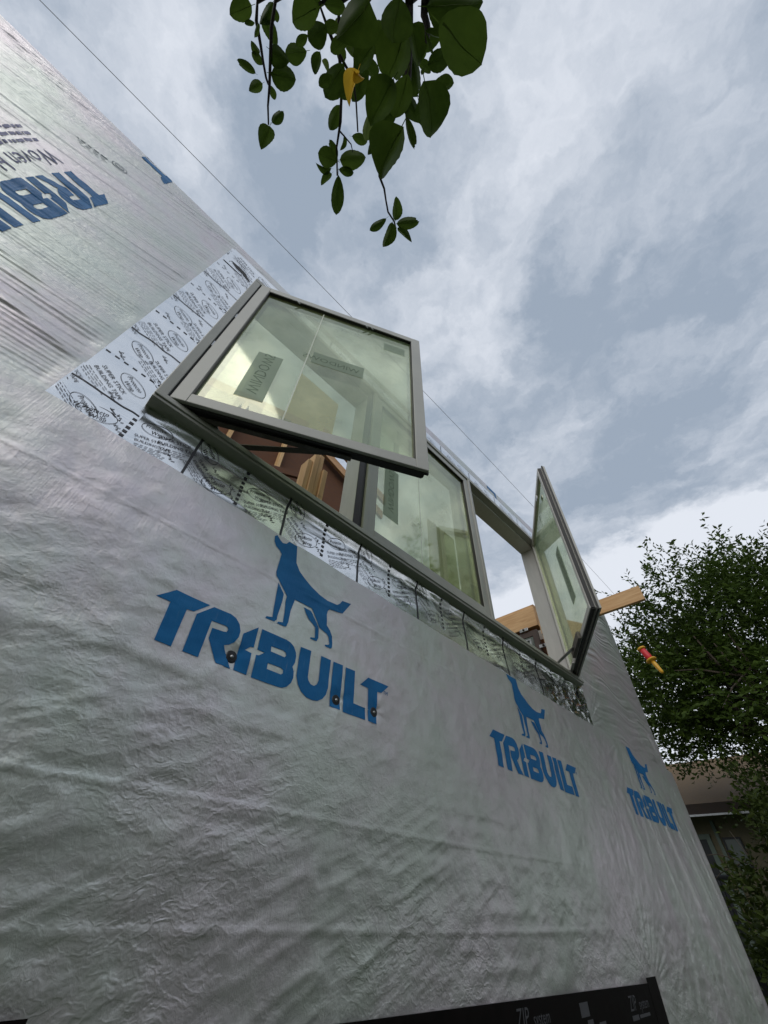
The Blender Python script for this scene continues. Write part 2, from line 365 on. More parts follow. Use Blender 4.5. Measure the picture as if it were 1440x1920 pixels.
def h_up(x, z):                  # how far the upper sheet stands off the wall
    dx = np.maximum(np.maximum(TL - x, x - TR), 0); dz = np.maximum(np.maximum(0.83 - z, z - TT), 0)
    free = sst(0.0, 0.05, np.hypot(dx, dz))
    wob = vn(x * 1.3, z * 1.6, 1) - 0.5
    k = 0.05 + 0.33 * sst(1.0, 2.2, z)
    left = sst(0.6, -0.1, x)
    v = z - k * (x + 0.3) * left + 0.035 * wob
    ph = v / 0.0185 + 1.5 * vn(x * 1.0, v * 11, 2)
    ribs = (np.sin(math.tau * ph) * 0.0012 + (vn(x * 1.2, v * 60, 15) - 0.5) * 0.0042) * (0.35 + 1.0 * vn(x * 1.2, z * 2.6, 3))
    big = (vn(x * 1.4, v * 22, 4) - 0.5) * 0.006 * (0.3 + vn(x * 0.9, z * 3, 5))
    lf = sst(-0.2, -0.5, x)
    fold = ridge(vn(x * 1.3 + 2, (z + 0.10 * (x + 0.3)) * 17, 6)) ** 2 * 0.011 * np.exp(-((z - 1.08) / 0.17) ** 2) * lf
    topf = ridge(vn(x * 0.7, z * 34, 7)) ** 2 * 0.007 * sst(2.38, 2.56, z)
    h = ((ribs + big) * left + fold) * (1 - 0.8 * sst(2.47, 2.575, z)) + topf * (0.25 + 0.75 * left) * (1 - 0.8 * sst(2.54, 2.585, z))
    rt = sst(2.7, 3.0, x)
    q = z + 0.018 * np.sin(x * 10 + 6 * vn(x * 2, z * 4, 8)) + 0.05 * vn(x * 3, z * 3, 9)
    h = h + rt * ((vn(x * 3.2, q * 52, 10) - 0.5) * 0.006 + (vn(x * 4, q * 14, 11) - 0.5) * 0.005)
    r = np.hypot(x - 3.95, z - 0.95); a = np.arctan2(z - 0.78, x - 4.25)
    h = h + rt * ridge(vn(a * 6, r * 2, 12)) ** 2 * 0.014 * np.exp(-((x - 3.98) / 0.22) ** 2 - ((z - 0.98) / 0.12) ** 2)
    a2 = np.arctan2(z - 0.84, x - 2.86); r2 = np.hypot(x - 2.86, z - 0.84)
    h = h + ridge(vn(a2 * 9, r2 * 1.5, 13)) ** 2 * 0.007 * np.exp(-r2 / 0.3) * sst(0.02, 0.12, r2)
    return h * free * (1 - sst(4.24, XC, x)) + (vn(x * 1.1, z * 1.3, 14) - 0.5) * 0.006 * free
def y_up(x, z): return 0.996 - h_up(x, z) + np.clip((x - 4.285) / 0.045, 0, 1) ** 2 * 0.022

def h_lo(x, z):
    g = (vn(x * 2.1, z * 2.6, 20) - 0.5) * 0.006
    c, s = math.cos(0.42), math.sin(0.42)
    a = x * c + z * s + 0.06 * vn(x * 3, z * 3, 21); b = -x * s + z * c + 0.05 * vn(x * 2.4, z * 2.4, 22)
    low = sst(0.62, -0.05, z + 0.10 * x); lf = sst(2.4, 0.9, x)
    diag = (ridge(vn(a * 5, b * 19, 23)) ** 3 * 0.0024 + (vn(a * 2.6, b * 7, 24) - 0.5) * 0.0018 + ridge(vn(a * 11, b * 34, 36)) ** 2 * 0.0024) * (0.18 + 0.82 * low * lf)
    crk = (vn(x * 17, z * 21, 25) - 0.5) * 0.0022 * (0.5 + vn(x * 2, z * 2, 26)) + (vn(x * 34, z * 40, 27) - 0.5) * 0.0012
    hor = (vn(x * 3, z * 42, 28) - 0.5) * 0.003 * vn(x * 1.6, z * 2.2, 29) * (0.4 + 0.6 * lf)
    h = g + 0.7 * diag + crk + hor
    for zz, wd in ((0.135, 0.004), (-0.055, 0.006), (0.70, 0.003)):
        h = h + 0.0016 * np.exp(-((z - zz - 0.004 * np.sin(x * 3)) / wd) ** 2) * sst(2.6, 1.6, x)
    # pleats rising from the corner piece of the black tape
    dx, dz = x - 2.60, z + 0.22; r = np.hypot(dx, dz); an = np.arctan2(dx, dz)
    h = h + ridge(vn(an * 16, r * 1.4, 30)) ** 2 * 0.006 * np.exp(-r / 0.28) * sst(0.03, 0.1, r) * (0.4 + 0.6 * sst(1.2, 0.2, np.abs(an)))
    # pleats along the house corner and under the flashing corner
    h = h + ridge(vn((x + 0.22 * z) * 11, z * 0.9, 31)) ** 2 * 0.007 * sst(2.6, 3.6, x) * sst(0.75, 0.1, z)
    dx, dz = x - 3.3, z - 0.86; r = np.hypot(dx, dz); an = np.arctan2(dz, dx)
    h = h + ridge(vn(an * 13, r * 1.2, 32)) ** 2 * 0.005 * np.exp(-r / 0.35) * sst(0.02, 0.1, r)
    h = h + (vn(x * 3.4, z * 24, 33) - 0.5) * 0.0035 * sst(1.5, 2.6, x) * sst(0.2, 0.7, z)
    for cx, cz in CAPS:
        r = np.hypot(x - cx, z - cz); an = np.arctan2(z - cz, x - cx)
        h = h - 0.006 * np.exp(-(r / 0.022) ** 2) + (vn(an * 2.2 + cx * 9, r * 4, 34) - 0.5) * 0.009 * np.exp(-r / 0.05) * sst(0.008, 0.03, r)
    edge = seam(x) - z
    h = h * (0.22 + 0.78 * sst(0.03, 0.10, edge)) 
    return h * (1 - sst(4.24, XC, x))
def y_lo(x, z): return 0.973 - h_lo(x, z) + np.clip((x - 4.285) / 0.045, 0, 1) ** 2 * 0.03

def grid_mesh(name, xs, zs, yfun, zmap=None, hole=None):
    X, Z = np.meshgrid(xs, zs)
    if zmap is not None: Z = zmap(X, Z)
    V = np.stack([X, yfun(X, Z), Z], -1).reshape(-1, 3)
    nx = len(xs); i, j = np.meshgrid(np.arange(nx - 1), np.arange(len(zs) - 1))
    a = (j * nx + i)
    keep = np.ones(a.shape, bool)
    if hole is not None:
        cx = (X[:-1, :-1] + X[1:, 1:]) / 2; cz = (Z[:-1, :-1] + Z[1:, 1:]) / 2
        keep = ~((cx > hole[0]) & (cx < hole[1]) & (cz > hole[2]) & (cz < hole[3]))
    a = a[keep]
    F = np.stack([a, a + 1, a + nx + 1, a + nx], -1)
    me = np_mesh(name, V, F); me.shade_smooth(); return me
xs_u = np.r_[np.arange(-3.0, -1.6, 0.03), np.arange(-1.6, 0.0, 0.009), np.arange(0.0, 2.85, 0.02), np.arange(2.85, XC, 0.007), XC]
up = link('upper_wrap_sheet', grid_mesh('upper_wrap_sheet', xs_u, np.arange(0.76, TOP + 0.001, 0.0047), y_up, hole=(-0.07, 2.79, 1.08, 2.26)), M['wrap_up'], house)
tag(up, 'upper silver sheet full of fine ribs')
xs_l = np.r_[np.arange(-3.0, -0.6, 0.03), np.arange(-0.6, XC, 0.0072), XC]
t_l = np.r_[np.linspace(0, 0.42, 22, endpoint=False), np.linspace(0.42, 1, 240)]
lo = link('lower_wrap_sheet', grid_mesh('lower_wrap_sheet', xs_l, t_l, y_lo, zmap=lambda X, T: GROUND + (seam(X) + 0.002 * np.sin(X * 23) - GROUND) * T), M['wrap_low'], house)
tag(lo, 'lower silver sheet lapped over the foil flashing')
# the return of the wrap round the corner, and the left end
side = MB().add([(XC, 1.013, GROUND), (XC, 5.2, GROUND), (XC, 5.2, TOP - .1), (XC, 1.013, TOP - .1)], [(0, 1, 2, 3)]).build('side_wrap_sheet', M['wrap_up'], house)
# sheathing boards behind the wrap, round the window opening
sb = MB()
for a, b in (((-3, 1.012, GROUND), (4.315, 1.03, 1.05)), ((-3, 1.012, 2.29), (4.315, 1.03, TOP - 0.012)), ((-3, 1.012, 1.0501), (-0.10, 1.03, 2.2899)), ((2.825, 1.012, 1.0501), (4.315, 1.03, 2.2899))):
    sb.box(a, b)
sb.build('wall_sheathing', M['sheath'], house)
MB().box((-3, 1.0, TOP - 0.010), (4.31, 1.13, TOP + 0.004)).build('top_plate', M['wrap_up'], house)

# ---- printed marks: flat print lying on the folds of the sheets
def print_mesh(polys_holes, xform, yfun, off, clip=None, step=0.0125):
    """polys_holes: list of (outer, [holes]) in local (u, v); xform -> wall (x, z)."""
    bm = bmesh.new()
    for outer, holes in polys_holes:
        loops = [[xform(u, v) for u, v in outer]] + [[xform(u, v) for u, v in h] for h in holes]
        flat = [p for l in loops for p in l]
        vs = [bm.verts.new((x, 0, z)) for x, z in flat]
        for t in tessellate_polygon([[Vector((x, z, 0)) for x, z in l] for l in loops]):
            try: bm.faces.new([vs[i] for i in t])
            except ValueError: pass
    cut_print(bm, yfun, off, clip, step)
    return bm
def cut_print(bm, yfun, off, clip, step):
    def bis(co, no, clear=False):
        bmesh.ops.bisect_plane(bm, geom=bm.verts[:] + bm.edges[:] + bm.faces[:], plane_co=co, plane_no=no, clear_outer=clear)
    if clip:
        x0, x1, z0, z1 = clip
        for co, no in (((x0, 0, 0), (-1, 0, 0)), ((x1, 0, 0), (1, 0, 0)), ((0, 0, z0), (0, 0, -1)), ((0, 0, z1), (0, 0, 1))): bis(co, no, True)
    if not bm.verts: return
    if step:
        xa = min(v.co.x for v in bm.verts); xb = max(v.co.x for v in bm.verts); za = min(v.co.z for v in bm.verts); zb = max(v.co.z for v in bm.verts)
        for x in np.arange(xa + step * .5, xb, step): bis((x, 0, 0), (1, 0, 0))
        for z in np.arange(za + step * .5, zb, step): bis((0, 0, z), (0, 0, 1))
    X = np.array([v.co.x for v in bm.verts]); Z = np.array([v.co.z for v in bm.verts]); Y = yfun(X, Z) - off
    for v, y in zip(bm.verts, Y): v.co.y = y
    for f in bm.faces:
        f.smooth = True
        f.normal_update()
        if f.normal.y > 0: f.normal_flip()
def bm_obj(bm, name, mt, parent):
    me = bpy.data.meshes.new(name); bm.to_mesh(me); bm.free(); return link(name, me, mt, parent)

LOGO={'T':[(-449,1067),(-72,1414),(874,1396),(540,1062),(357,1045),(364,49),(-50,61),(-87,1062)],'R':[(631,1031),(995,1395),(1498,1410),(1680,1362),(1830,1237),(1916,1062),(1918,882),(1849,714),(1729,600),(1601,541),(1963,31),(1533,37),(1148,567),(1144,847),(1466,866),(1544,885),(1567,959),(1530,1016),(1455,1033),(1064,1019),(1067,29),(654,39)],'I':[(2014,1029),(2408,1374),(2435,778),(2342,770),(2208,632),(2412,607),(2441,23),(2056,41)],'B':[(2529,1371),(3387,1368),(3548,1334),(3688,1254),(3796,1125),(3834,1009),(3834,828),(3774,675),(3843,566),(3866,384),(3823,220),(3712,88),(3570,14),(3415,1),(2583,5),(2553,611),(2635,623),(2789,758),(2554,765)],'B1':[(2949,1005),(3368,1027),(3462,988),(3493,908),(3444,852),(2970,857)],'B2':[(2967,519),(3395,525),(3487,486),(3500,397),(3442,348),(2975,354)],'U':[(3924,1341),(4324,1354),(4361,572),(4401,475),(4496,395),(4625,379),(4723,451),(4768,586),(4727,1339),(5118,1328),(5166,482),(5116,271),(5001,111),(4825,5),(4638,-25),(4418,-7),(4208,100),(4051,262),(3957,468)],'J':[(5231,1322),(5639,1336),(5708,-21),(5304,-9)],'L':[(5766,1311),(6179,1320),(6227,309),(6738,296),(6755,-54),(5823,-45)],'Z':[(6801,1298),(7786,1282),(7432,961),(7253,952),(7285,-54),(6885,-55),(6824,952),(6454,964)],'D':[(2071,4659),(2154,4747),(2313,4612),(2426,4559),(2562,4611),(2662,4782),(2961,4883),(2990,4763),(3115,4093),(3299,3847),(3539,3696),(3900,3515),(4287,3374),(4666,3314),(5074,3337),(5198,3440),(5298,3610),(5727,3683),(5369,3117),(4798,3034),(4730,2946),(4707,2793),(4765,2413),(4926,2289),(5042,2120),(5088,1901),(5097,1750),(5043,1692),(4823,1700),(4800,1742),(4948,1790),(4972,1832),(4904,2040),(4810,2122),(4475,2227),(4073,2752),(3372,2750),(3301,2324),(3304,1912),(3273,1762),(3225,1735),(2940,1736),(2976,1800),(3129,1839),(3107,2160),(3048,2530),(3056,2725),(2516,3245),(2474,3369),(2490,4114),(2388,4214),(2214,4302),(2117,4438)],'E':[(2644,3039),(2927,2746),(2938,2519),(2898,1941),(2910,1847),(2843,1749),(2532,1735),(2551,1804),(2748,1852),(2715,2115)],'F':[(3756,2650),(4049,2644),(4105,2599),(4468,2184),(4514,1864),(4464,1731),(4211,1722),(4202,1769),(4373,1810),(4368,1910),(4317,2163),(4058,2308),(3885,2475)]}
S = lambda k: [(a / 1e4, b / 1e4) for a, b in LOGO[k]]
LETTERS = [(S(k), [S('B1'), S('B2')] if k == 'B' else []) for k in 'TRIBUJLZ']
DOG = [(S(k), []) for k in 'DEF']
def font_polys(text, size, shear=0.0):
    """flat glyph triangles of a word as (verts, faces), origin at its lower left corner."""
    cu = bpy.data.curves.new('glyphs', 'FONT'); cu.body = text; cu.size = size; cu.shear = shear; cu.resolution_u = 2
    ob = bpy.data.objects.new('glyphs', cu); COL.objects.link(ob)
    dg = bpy.context.evaluated_depsgraph_get(); me = ob.evaluated_get(dg).to_mesh()
    vs = [(v.co.x, v.co.y) for v in me.vertices]; fs = [tuple(p.vertices) for p in me.polygons]
    ob.evaluated_get(dg).to_mesh_clear(); bpy.data.objects.remove(ob); bpy.data.curves.remove(cu)
    return vs, fs
GLY = {}
def glyphs(text, size, shear=0.0):
    k = (text, size, shear)
    if k not in GLY: GLY[k] = font_polys(*k)
    return GLY[k]
class Ink:                       # collects lettering and rules on one sheet
    def __init__(s, yfun, off, clip=None, step=0.02): s.bm = bmesh.new(); s.yfun = yfun; s.off = off; s.clip = clip; s.step = step
    def place(s, vs, fs, x, z, rot=0.0, flip=1):
        c, sn = math.cos(rot), math.sin(rot)
        b = [s.bm.verts.new((x + flip * u * c - v * sn, 0, z + flip * u * sn + v * c)) for u, v in vs]
        for f in fs:
            try: s.bm.faces.new([b[i] for i in f])
            except ValueError: pass
    def text(s, t, x, z, size, rot=0.0, shear=0.0, sx=1.0, flip=1):
        vs, fs = glyphs(t, size, shear); s.place([(u * sx, v) for u, v in vs], fs, x, z, rot, flip)
    def bar(s, x0, z0, x1, z1): s.place([(x0, z0), (x1, z0), (x1, z1), (x0, z1)], [(0, 1, 2, 3)], 0, 0)
    def line(s, x, z, length, wd, rot): s.place([(0, -wd / 2), (length, -wd / 2), (length, wd / 2), (0, wd / 2)], [(0, 1, 2, 3)], x, z, rot)
    def ring(s, x, z, a, b, wd, rot, n=28):
        vs = [(a * math.cos(t), b * math.sin(t)) for t in np.linspace(0, math.tau, n, endpoint=False)] + [((a - wd) * math.cos(t), (b - wd) * math.sin(t)) for t in np.linspace(0, math.tau, n, endpoint=False)]
        s.place(vs, [(i, (i + 1) % n, n + (i + 1) % n, n + i) for i in range(n)], x, z, rot)
    def wavy(s, pts, wd):
        for (xa, za), (xb, zb) in zip(pts[:-1], pts[1:]):
            s.line(xa, za, math.hypot(xb - xa, zb - za), wd, math.atan2(zb - za, xb - xa))
    def done(s, name, mt, parent):
        cut_print(s.bm, s.yfun, s.off, s.clip, s.step); return bm_obj(s.bm, name, mt, parent)

LOGO_AT = [(0.233, 0.409, 1.0, 'largest blue printed dog and wordmark, crossed by three black fasteners'),
           (1.677, 0.406, 0.99, 'middle blue printed dog and wordmark below the foil flashing'),
           (3.17, 0.412, 1.035, 'smallest blue printed dog and wordmark beside the house corner')]
for x0, z0, sx, lab in LOGO_AT:
    x0, z0, sx = x0 * 0.977, z0 * 0.977, sx * 0.977
    zt = float(seam(x0 + 0.35)) - 0.004
    bm = print_mesh(LETTERS + DOG, lambda u, v: (x0 + u * sx, z0 + v * 0.977), y_lo, 0.0013, clip=(-9, 9, -9, zt))
    tag(bm_obj(bm, 'printed_logo', M['blue'], lo), lab)
    k = Ink(y_lo, 0.0013); k.text('TM', x0 + 0.752 * sx, z0 + 0.093, 0.017); k.done('printed_mark', M['blue'], lo)
# upper sheet: the roll hangs sideways, so its print reads downwards
def down(xb, zt): return lambda u, v: (xb + v, zt - u)
for xb, zt, clip, lab in ((-0.779, 1.918, None, 'blue wordmark turned on its side on the ribbed sheet'), (-0.779, 3.25, (-9, 9, 0, TOP - 0.006), 'end of a blue wordmark cut off by the wall top'),
                          (2.17, 3.27, (-9, 9, TT + 0.006, TOP - 0.006), 'scrap of blue print above the window head')):
    bm = print_mesh(LETTERS, down(xb, zt), y_up, 0.0013, clip=clip, step=0.008)
    tag(bm_obj(bm, 'printed_logo', M['blue'], up), lab)
k = Ink(y_up, 0.0013, step=0.012)
k.text('Woven Housewrap', -0.862, 1.94, 0.085, -math.pi / 2, sx=0.92)
for i in range(3):
    t = 0.0
    while t < 0.62:
        g = random.uniform(0.012, 0.05); k.line(-0.895 - i * 0.026, 1.945 - t, g, 0.011, -math.pi / 2 + random.uniform(-.08, .08)); t += g + 0.008
tag(k.done('printed_words', M['blue_faint'], up), 'faded violet words turned on their side')
k = Ink(y_up, 0.0013, step=0.012)
for i in range(4):
    t = 0.0
    while t < 0.10 - 0.01 * i:
        g = random.uniform(0.008, 0.025); k.line(-0.90 + t + i * 0.01, 2.20 + t * 0.4 - i * 0.011, g, 0.004, R(22)); t += g + 0.006
k.ring(-0.76, 2.265, 0.030, 0.020, 0.003, R(20)); k.ring(-0.76, 2.265, 0.019, 0.011, 0.003, R(20))
tag(k.done('printed_words', M['pale_ink'], up), 'pale small print near the wall top')

# ---- cap fasteners through the largest logo
for cx, cz in CAPS:
    y = float(y_lo(np.array(cx), np.array(cz))) 
    mx = Matrix.Translation((cx, y - 0.0005, cz)) @ Matrix.Rotation(R(90), 4, 'X')
    c = MB().lathe([(0.0165, -0.002), (0.0165, 0.0015), (0.014, 0.0042), (0.006, 0.0050)], mx, 24).build('cap_fastener', M['black'], house, smooth=False)
    MB().lathe([(0.0045, 0.0045), (0.0045, 0.0062), (0.002, 0.0078)], mx, 12).build('screw_head', M['metal'], c, smooth=True)

# ---- silver foil flashing
def tape_y(base, s, amp):
    return lambda x, z: base - (vn(np.asarray(x) * 9, np.asarray(z) * 26, s) - 0.5) * amp - ridge(vn(np.asarray(x) * 5 + np.asarray(z) * 3, np.asarray(z) * 15, s + 1)) ** 3 * amp * 0.9
def sill_y(x, z):                # the strip climbs out over the window flange near its upper edge
    rough_ = sst(2.1, 2.7, np.asarray(x))
    return tape_y(0.9845, 59, 0.0022)(x, z) + 0.0085 * sst(0.85, 1.035, np.asarray(z)) - rough_ * (ridge(vn(np.asarray(x) * 16 + np.asarray(z) * 9, np.asarray(z) * 26 - np.asarray(x) * 7, 71)) ** 2 - 0.4) * 0.007 - 0.012 * sst(1.015, 1.06, np.asarray(z)) * sst(-0.10, 0.0, np.asarray(x)) + 0.0016 * np.sin(np.asarray(x) * 31 + 3 * vn(np.asarray(x) * 4, np.asarray(z) * 3, 63)) * sst(1.0, 1.05, np.asarray(z))
def tape(name, x0, x1, z0, z1, base, s, amp, label, step=0.012, fn=None):
    f = fn or tape_y(base, s, amp)
    me = grid_mesh(name, np.linspace(x0, x1, max(2, int((x1 - x0) / step) + 1)), np.linspace(z0, z1, max(2, int((z1 - z0) / (step * .5)) + 1)), f)
    o = link(name, me, M['foil'], house); tag(o, label); return o, f
jamb_l, f_l = tape('flashing_tape', TL, -0.08, 0.87, TT, 0.9885, 50, 0.0032, 'foil flashing strip left of the window')
jamb_r, f_r = tape('flashing_tape', 2.80, TR, 0.80, TT, 0.9885, 53, 0.004, 'foil flashing strip right of the window')
head, f_h = tape('flashing_tape', TL + 0.01, TR, 2.275, TT + 0.008, 0.9855, 56, 0.0018, 'foil flashing strip above the window')
sill, f_s = tape('flashing_tape', TL - 0.004, TR - 0.02, 0.80, 1.075, 0.9845, 59, 0.0024, 'crinkled foil flashing strip below the window', step=0.01, fn=sill_y)
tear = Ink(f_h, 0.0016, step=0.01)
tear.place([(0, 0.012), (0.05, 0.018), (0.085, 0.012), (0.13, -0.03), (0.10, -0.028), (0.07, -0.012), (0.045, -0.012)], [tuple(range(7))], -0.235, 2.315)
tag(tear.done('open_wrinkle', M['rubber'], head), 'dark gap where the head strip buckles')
def badge(k, x, z, rot, s=1.0, flip=1):
    k.ring(x, z, 0.048 * s, 0.028 * s, 0.0016, rot)
    dx, dz = -0.034 * s, 0.003 * s
    for t, ox, oz in (('Protecto', -0.036, 0.002), ('Wrap', -0.020, -0.020)):
        c, sn = math.cos(rot), math.sin(rot); ox *= s * flip; oz *= s
        k.text(t, x + ox * c - oz * sn, z + ox * sn + oz * c, 0.020 * s, rot, 0.25, 0.86, flip)
def words(k, x, z, rot, s=1.0, rows=4):
    c, sn = math.cos(rot), math.sin(rot)
    k.text('SUPER STICK', x, z, 0.0185 * s, rot)
    k.text('BUILDING TAPE', x + 0.023 * s * sn, z - 0.023 * s * c, 0.0175 * s, rot)
    for i in range(rows):
        d = (0.036 + 0.008 * i) * s; L = (0.10 - 0.012 * (i % 3)) * s
        t = 0.0
        while t < L:
            g = random.uniform(0.006, 0.018); k.line(x + d * sn + t * c, z - d * c + t * sn, g, 0.0016, rot); t += g + 0.004
def specks(k, x, z, rot):
    for i in range(2):
        for j in range(3): k.line(x + 0.010 * i + 0.004 * j, z - 0.012 * i - 0.002 * j, random.uniform(0.006, 0.012), 0.0022, rot + R(70 * (j % 2)))
kl = Ink(f_l, 0.0016, clip=(TL + .001, -0.085, 0.907, TT - .002), step=0.03)
for q in range(-1, 5):
    z0 = 1.003 + 0.342 * q
    wz = [(TL, z0 + 0.001)] + [(TL + 0.028 * i, z0 + random.uniform(-0.003, 0.003)) for i in range(1, 7)] + [(-0.08, z0)]
    kl.wavy(wz, 0.0045)
    for i in range(7): kl.bar(TL + 0.006 + i * 0.027, z0 + 0.168, TL + 0.020 + i * 0.027, z0 + 0.1725)
    rot = R(-33)
    words(kl, TL + 0.030, z0 + 0.098, rot); badge(kl, TL + 0.122, z0 + 0.100, rot)
    badge(kl, TL + 0.075, z0 + 0.262, rot, 0.95); words(kl, TL + 0.115, z0 + 0.262, rot, 0.95)
    words(kl, TL - 0.055, z0 + 0.05, rot, 0.85, 2)
    for a, b in ((0.09, 0.02), (0.03, 0.2), (0.16, 0.19), (0.12, 0.31)): specks(kl, TL + a, z0 + b, rot)
tag(kl.done('printed_words', M['ink'], jamb_l), 'black oval badges and slanted words')
ks = Ink(f_s, 0.0016, clip=(TL, TR - 0.03, 0.81, 1.07), step=0.02)
for q in range(-1, 9):
    x0 = 0.092 + 0.3605 * q
    if q >= 0: ks.bar(x0 - 0.004, 0.80, x0 + 0.004, 1.075)
    for i in range(9): ks.bar(x0 + 0.174, 0.895 + i * 0.021, x0 + 0.186, 0.905 + i * 0.021)
    r1, r2 = R(21), R(-38)
    badge(ks, x0 + 0.105, 0.925, r1, 1.05); words(ks, x0 + 0.18 + 0.075, 0.972, r1, 0.95); badge(ks, x0 + 0.245, 0.995, r1, 0.95)
    words(ks, x0 + 0.020, 0.985, r2, 0.92); words(ks, x0 + 0.205, 0.925, r1, 0.8, 5); badge(ks, x0 + 0.04, 1.035, r2, 0.9)
    for a, b in ((0.14, 0.96), (0.15, 0.92), (0.30, 0.93), (0.07, 0.99)): specks(ks, x0 + a, b, r1)
tag(ks.done('printed_words', M['ink'], sill), 'black oval badges, cross lines and slanted words')
kh = Ink(f_h, 0.0016, clip=(TL + 0.012, TR - 0.01, 2.29, TT), step=0.03)
for q in range(0, 9):
    x0 = -0.24 + 0.3605 * q
    kh.bar(x0 + 0.30, 2.28, x0 + 0.3045, TT)
    words(kh, x0 + 0.02, 2.43, R(-20)); badge(kh, x0 + 0.19, 2.405, R(-20)); words(kh, x0 + 0.20, 2.355, R(-20)); words(kh, x0 + 0.05, 2.35, R(-20), 0.8)
tag(kh.done('printed_words', M['ink'], head), 'black slanted words and badges')
kr = Ink(f_r, 0.0016, clip=(2.805, TR - 0.002, 0.83, TT), step=0.03)
for q in range(5):
    z0 = 0.95 + 0.342 * q; words(kr, 2.80, z0 + 0.1, R(-33)); badge(kr, 2.86, z0 + 0.2, R(-33))
kr.done('printed_words', M['ink'], jamb_r)

# ---- black window-head tape low on the wall
ft = tape_y(0.958, 66, 0.002)
def slope_tape():
    zt = lambda x: -0.179 - 0.0145 * (x - 0.861)
    o = MB().prism([(0.25, -0.44), (2.58, -0.44), (2.58, zt(2.58)), (0.25, zt(0.25))], 0.957, 0.961, lambda u, v, d: (u, d, v)).build('black_tape', M['tape_black'], house)
    tag(o, 'long black tape strip low on the wrap'); return o
def black_tape(x0, x1, z0, z1, y, lab):
    m_ = MB(); m_.box((x0, y, z0), (x1, y + 0.0008, z1)); o = m_.build('black_tape', M['tape_black'], house); tag(o, lab); return o
bt = slope_tape()
black_tape(2.50, 2.605, -0.46, -0.188, 0.9560, 'black corner patch at the right end of the low tape')
black_tape(0.06, 0.283, -0.46, -0.131, 0.9560, 'black corner patch at the left end of the low tape')
kz = Ink(lambda x, z: np.full(np.shape(x), 0.957), 0.0012, step=0)
for x0, z0 in ((1.505, -0.238), (2.272, -0.258), (0.75, -0.255)):
    kz.text('ZIP', x0, z0, 0.052, 0, 0.1, 0.9); kz.text('system', x0 + 0.088, z0 - 0.001, 0.038, 0, 0, 0.9)
    kz.bar(x0 + 0.0, z0 - 0.022, x0 + 0.06, z0 - 0.010); kz.line(x0 + 0.07, z0 - 0.016, 0.1, 0.008, 0)
kz.bar(1.885, -0.245, 1.945, -0.215); kz.bar(1.92, -0.262, 1.96, -0.252); kz.bar(2.0, -0.28, 2.05, -0.262)
tag(kz.done('printed_words', M['grey_ink'], bt), 'grey lettering on the black tape')

# ================================================================== CASEMENT WINDOW
win = empty('casement_window', 'grey three-light casement window with both outer sashes swung open', 'window', (1.36, 1.02, WZ0))
YF, YB = 0.938, 1.102
M1, M2 = 0.79, 1.757
f = MB()
f.box((WX0, YF, WZ0), (WX1, YB, WZ0 + 0.030)).box((WX0, YF - 0.006, WZ0 + 0.012), (WX1, YF, WZ0 + 0.034))
f.build('sill', M['frame'], win, bev=0.003)
MB().box((WX0, YF, WZ1 - 0.032), (WX1, YB, WZ1)).build('head_jamb', M['frame'], win, bev=0.003)
MB().box((WX0 + 0.03, 0.988, WZ1 - 0.050), (WX1 - 0.03, YB, WZ1 - 0.0325)).build('head_liner', M['frame_in'], win, bev=0.002)
for xa, xb in ((WX0, WX0 + 0.032), (WX1 - 0.032, WX1)):
    MB().box((xa, YF, WZ0 + 0.0345), (xb, YB, WZ1 - 0.0325)).build('side_jamb', M['frame'], win, bev=0.003)
for xa, xb in ((WX0 + 0.0325, WX0 + 0.048), (WX1 - 0.048, WX1 - 0.0325)):
    MB().box((xa, 0.990, WZ0 + 0.0345), (xb, YB, WZ1 - 0.051)).build('jamb_liner', M['frame_in'], win, bev=0.002)
    MB().box((xa, 0.952, WZ0 + 0.035), ((xa + xb) / 2 if xa < 1 else xb, 0.9895, WZ1 - 0.0335)).build('weather_strip', M['rubber'], win)
for xm in (M1, M2):
    s = 1 if xm < 1.2 else -1    # the opening side of the mullion is the outer one
    MB().box((xm - 0.030, 0.992, WZ0 + 0.0305), (xm + 0.030, YB, WZ1 - 0.0505)).build('mullion', M['frame_in'], win, bev=0.002)
    MB().box((xm - 0.012, YF, WZ0 + 0.0345), (xm + 0.012, 0.9915, WZ1 - 0.0325)).build('mullion_cover', M['frame'], win, bev=0.002)
    MB().box((xm - s * 0.0145, 0.95, WZ0 + 0.035), (xm - s * 0.0285, 0.9915, WZ1 - 0.034)).build('weather_strip', M['rubber'], win)
for i in range(2):               # spring clips in the weatherstrip
    MB().box((WX0 + 0.034, 0.944, 1.80 - 0.3 * i), (WX0 + 0.046, 0.951, 1.84 - 0.3 * i)).build('clip', M['metal'], win)

